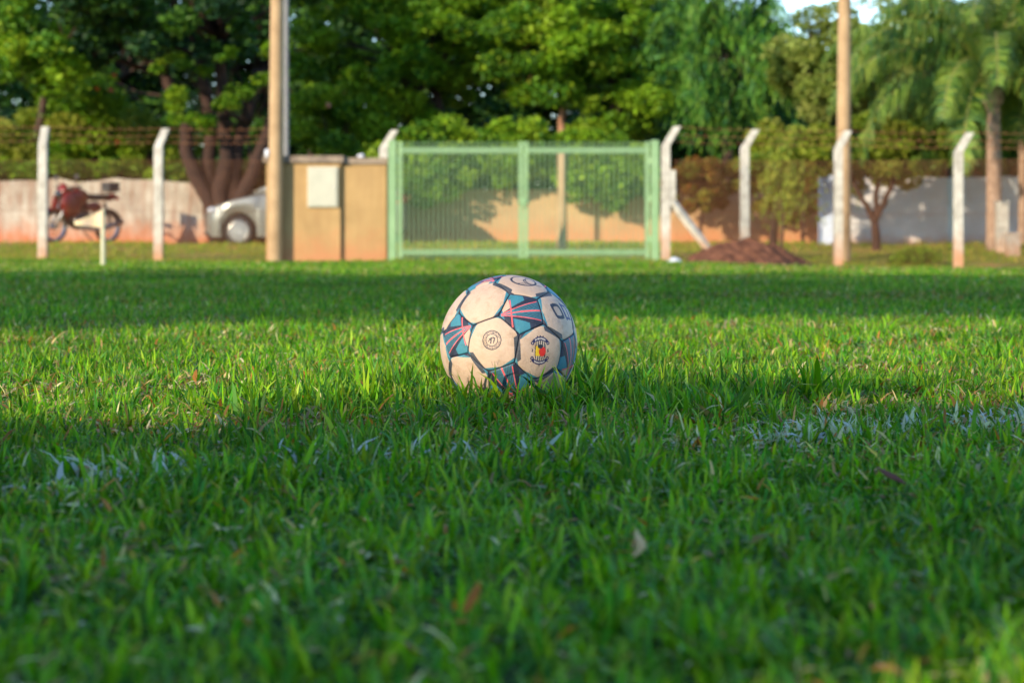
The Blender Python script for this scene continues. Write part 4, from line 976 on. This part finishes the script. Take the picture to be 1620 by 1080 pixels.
def palm(label, px, ybase, ytop, D, nf, FL, rad, tilt=0.0, dens=58):
    s = FPX / D; b = at(px, ybase, D); b.z = gz(b.x, b.y); H = (ybase - ytop) / s; e = empty('palm_tree', b, 0, label, 'palm tree'); mb = MB(); n = 26
    mb.tube([(tilt * (i / n) ** 1.5, 0, H * i / n - .15 * (i == 0)) for i in range(n + 1)], [rad * (1.12 - .3 * i / n + .04 * (i % 2)) for i in range(n + 1)], 12); mb.build('trunk', M['bark_palm'], e, smooth=True)
    hd = Vector((tilt, 0, H))
    st = MB(); st.blob(hd + Vector((-.02, 0, -.12)), (rad * 3.0, rad * 3.0, .75), 12, 8, fn=lambda p: p * (1 + .12 * math.sin(p.z * 30))); st.build('leaf_bases', M['bark_palm'], e, smooth=True)
    for f in range(nf):
        az = 2 * math.pi * (f * .381966) + random.uniform(-.2, .2); el = math.radians(82 - 82 * (f / nf)) ; L = FL * random.uniform(.85, 1.1); pts = []; p = hd.copy() + Vector((0, 0, .1)); ang = el; m_ = 14
        for i in range(m_ + 1):
            pts.append(p.copy()); p = p + Vector((math.cos(az) * math.cos(ang), math.sin(az) * math.cos(ang), math.sin(ang))) * L / m_; ang -= (.10 + .07 * i / m_) * (1.1 if ang > -1.3 else .2)
        fr = MB(); fr.tube(pts, [.028 * (1 - .85 * i / m_) for i in range(m_ + 1)], 5); o = fr.build('frond', M['frond_stem'], e)
        PP, CC, DD, SS = [], [], [], []
        A = np.array([tuple(q) for q in pts]); u = np.linspace(.10, 1, dens); idx = u * m_; i0 = np.minimum(idx.astype(int), m_ - 1); fr_ = (idx - i0)[:, None]; C0 = A[i0] * (1 - fr_) + A[i0 + 1] * fr_; tg = A[i0 + 1] - A[i0]; tg /= np.linalg.norm(tg, axis=1, keepdims=True)
        side = np.cross(tg, [0, 0, 1]); side /= np.linalg.norm(side, axis=1, keepdims=True) + 1e-6
        V, Tn = [], []
        for sg in (-1, 1):
            for rep in range(2):
                ll = .62 * np.sin(np.pi * np.clip(u * .86 + .1, 0, 1)) ** .6 * rng.uniform(.75, 1.1, dens); d0 = side * sg * .8 + tg * .45 + np.array([0, 0, .12 - .3 * rep]) + rng.normal(0, .16, (dens, 3)); d0 /= np.linalg.norm(d0, axis=1, keepdims=True)
                d1 = d0 * .45 + np.array([0, 0, -1]) * rng.uniform(.6, 1.1, (dens, 1)); d1 /= np.linalg.norm(d1, axis=1, keepdims=True)
                wv = tg * .014; p1 = C0 + d0 * ll[:, None] * .5; p2 = p1 + d1 * ll[:, None] * .6
                V.append(np.stack([C0 - wv, C0 + wv, p1 + wv * 1.3, p1 - wv * 1.3, p2 + wv * .3, p2 - wv * .3], 1)); pa = np.array([[.08, .16, .02], [.13, .21, .03], [.18, .24, .035], [.05, .12, .03]]); Tn.append(np.repeat(pa[rng.integers(0, 4, dens)] * rng.uniform(.8, 1.3, (dens, 1)), 6, 0))
        V = np.concatenate(V); k = len(V); bb = np.arange(k)[:, None] * 6
        np_mesh('leaflets', V.reshape(-1, 3), np.concatenate([bb + [0, 1, 2, 3], bb + [3, 2, 4, 5]], 1).ravel(), np.arange(2 * k) * 4, M['leaf'], np.concatenate(Tn), o)
    return e
M['frond_stem'] = mottled('frond_stem', (.16, .17, .04), (.28, .22, .06), 8, .6, 0)
palm('tall palm with a pale ringed trunk and long drooping fronds at the right edge', 1573, 408, 150, 36.8, 32, 3.6, .14, tilt=-.02)
palm('second palm with a darker trunk partly hidden at the far right edge', 1618, 400, 175, 38.8, 20, 2.6, .085)

# taller growth filling the view behind the nearer trees
BG = 'trees of the wood behind the walls'
fill = [(-60, 120, 'dark tree behind the top left leaf clusters', 'deep'), (180, 90, 'dark tree behind the motorcycle shrubs', 'deep'), (420, 60, 'dark tree behind the tall left pole', 'deep'), (620, 110, 'dark tree behind the layered tree left of the gate', 'deep'),
        (790, 60, 'dark tree in the gap above the middle of the gate', 'deep'), (960, 90, 'dark tree behind the thin branched yellow green tree', 'deep'), (1130, 150, 'dark tree behind the feathery weeping tree', 'blue'),
        (1290, 190, 'low dark tree behind the round yellow green tree', 'deep'), (1440, 150, 'dark tree behind the small forked tree crown', 'deep'), (1640, 110, 'dark tree behind the palm trunks', 'deep')]
for i, (cx, cy, lab, pal) in enumerate(fill):
    D = 53 + (i % 3) * 1.5; ry = 190 if cx < 1000 else 135
    if cx == 1290: ry = 105
    tree(lab, onground(cx, D), at(cx, cy + 40, D), px_crown(cx, cy, 150, ry, D, .7), 44, (.5, .95), 11000, .24, pal, tr=.22, group=BG, name='background_tree')
for i, px in enumerate(range(-60, 1720, 125)):
    D = 49.5 + (i % 2); where = ['far left', 'motorcycle', 'second white post', 'dark stems', 'tall left pole', 'pillar', 'left gate leaf', 'middle of the gate', 'right gate leaf', 'gate side post', 'soil mound', 'blue pilaster', 'forked tree', 'rightmost white post', 'palm trunk'][i]
    tree('dark understory bush in the wood directly above the ' + where, onground(px, D), at(px, 300, D), px_crown(px, 255, 95, 75, D, .6), 18, (.4, .7), 4200, .2, 'deep', tr=.06, group='understory bushes behind the walls', name='understory_bush', cat='bush')
def wood():
    n = 52000; x = rng.uniform(-34, 34, n); top = 6.3 + 1.2 * vnoise(x * .5 + 50, x * 0 + 3.3, 61) + .6 * vnoise(x * 1.7 + 50, x * 0 + 8.1, 62); right = (x > 6); top = np.where(right, 5.8 + .5 * vnoise(x + 50, x * 0 + 3, 64), top + 3.5)
    y = 62 + rng.uniform(0, 4, n) + 1.4 * np.sin(x * 1.3); z = rng.random(n) * top; P = np.stack([x, y, z], 1); pa = np.array(PAL['deep']); c = pa[rng.integers(0, 4, n)] * rng.uniform(.7, 1.2, (n, 1))
    V, T = leafset(P, .55, c); o = leaf_obj('distant_wood', V, T, None); tag(o, 'far edge of the dark wood behind everything', 'wood', kind='stuff')
wood()

# ------------------------------------------------------------------ behind the camera: added hedge and unseen trees that shade the near turf
def hedge():
    e = empty('hedge', (-7, -3, 0), 0, 'added unseen hedge behind the camera, shaped to shade the near turf', 'hedge'); n = 34000
    x = rng.uniform(-12, -1.2, n); zt = 2.36 + .10 * (vnoise(x * 2.5 + 60, x * 0 + 4, 71) - .5) + .10 * (vnoise(x * 9 + 60, x * 0 + 4, 72) - .5)
    zt = zt + .36 * sm(-5.10, -4.95, x) * sm(-4.4, -4.6, x) + .10 * sm(-5.15, -5.4, x) + .22 * sm(-4.6, -4.4, x)
    y = -3 + rng.uniform(-.45, .45, n); zt = zt - np.abs(y + 3) * .9; z = rng.random(n) ** .8 * zt
    # leaves dropped along the sun's path to light the nearest blades at right
    xs_ = x - (y + 3) * .84; zs_ = z + (y + 3) / 2.36
    hole = np.hypot((xs_ + 2.95) / .48, (zs_ - 1.74) / .22) < rng.uniform(.7, 1.15, n)
    k = ~hole; x, y, z = x[k], y[k], z[k]; c = np.array(PAL['mid'])[rng.integers(0, 4, len(x))]
    V, T = leafset(np.stack([x + 7, y + 3, z], 1), .16, c, aspect=.7); leaf_obj('foliage', V, T, e)
    mb = MB()
    for i in range(11):
        xx = -4.8 + i * 1.0; mb.tube([(xx, 0, -.1), (xx + .1, .05, .9), (xx, 0, 1.5)], [.04, .03, .015], 6)
    mb.build('stems', M['bark_dark'], e)
hedge()
SHG = 'shade trees behind the camera'
for i, (x, z0, z1, rx) in enumerate(((-6.4, 4.5, 7.2, 2.4), (-10.8, 4.1, 8.2, 2.8), (-15.5, 4.4, 8.7, 3.4), (-21.0, 4.8, 9.0, 3.4), (-26.5, 5.5, 9.0, 3.4))):
    zc = (z0 + z1) / 2
    tree('shade tree %s in the row behind the camera' % ['nearest', 'second nearest', 'in the middle', 'second farthest', 'farthest'][i], (-1.6 if i == 0 else x, -3.6, 0), (-2.6 if i == 0 else x, -3.6, 3.3 if i == 0 else z0), (Vector((x, -3.6, zc)), (rx, 1.8, (z1 - z0) / 2)), 60, (.55, .9), 8000, .26, 'deep', tr=.2, group=SHG, name='shade_tree', aspect=.7)
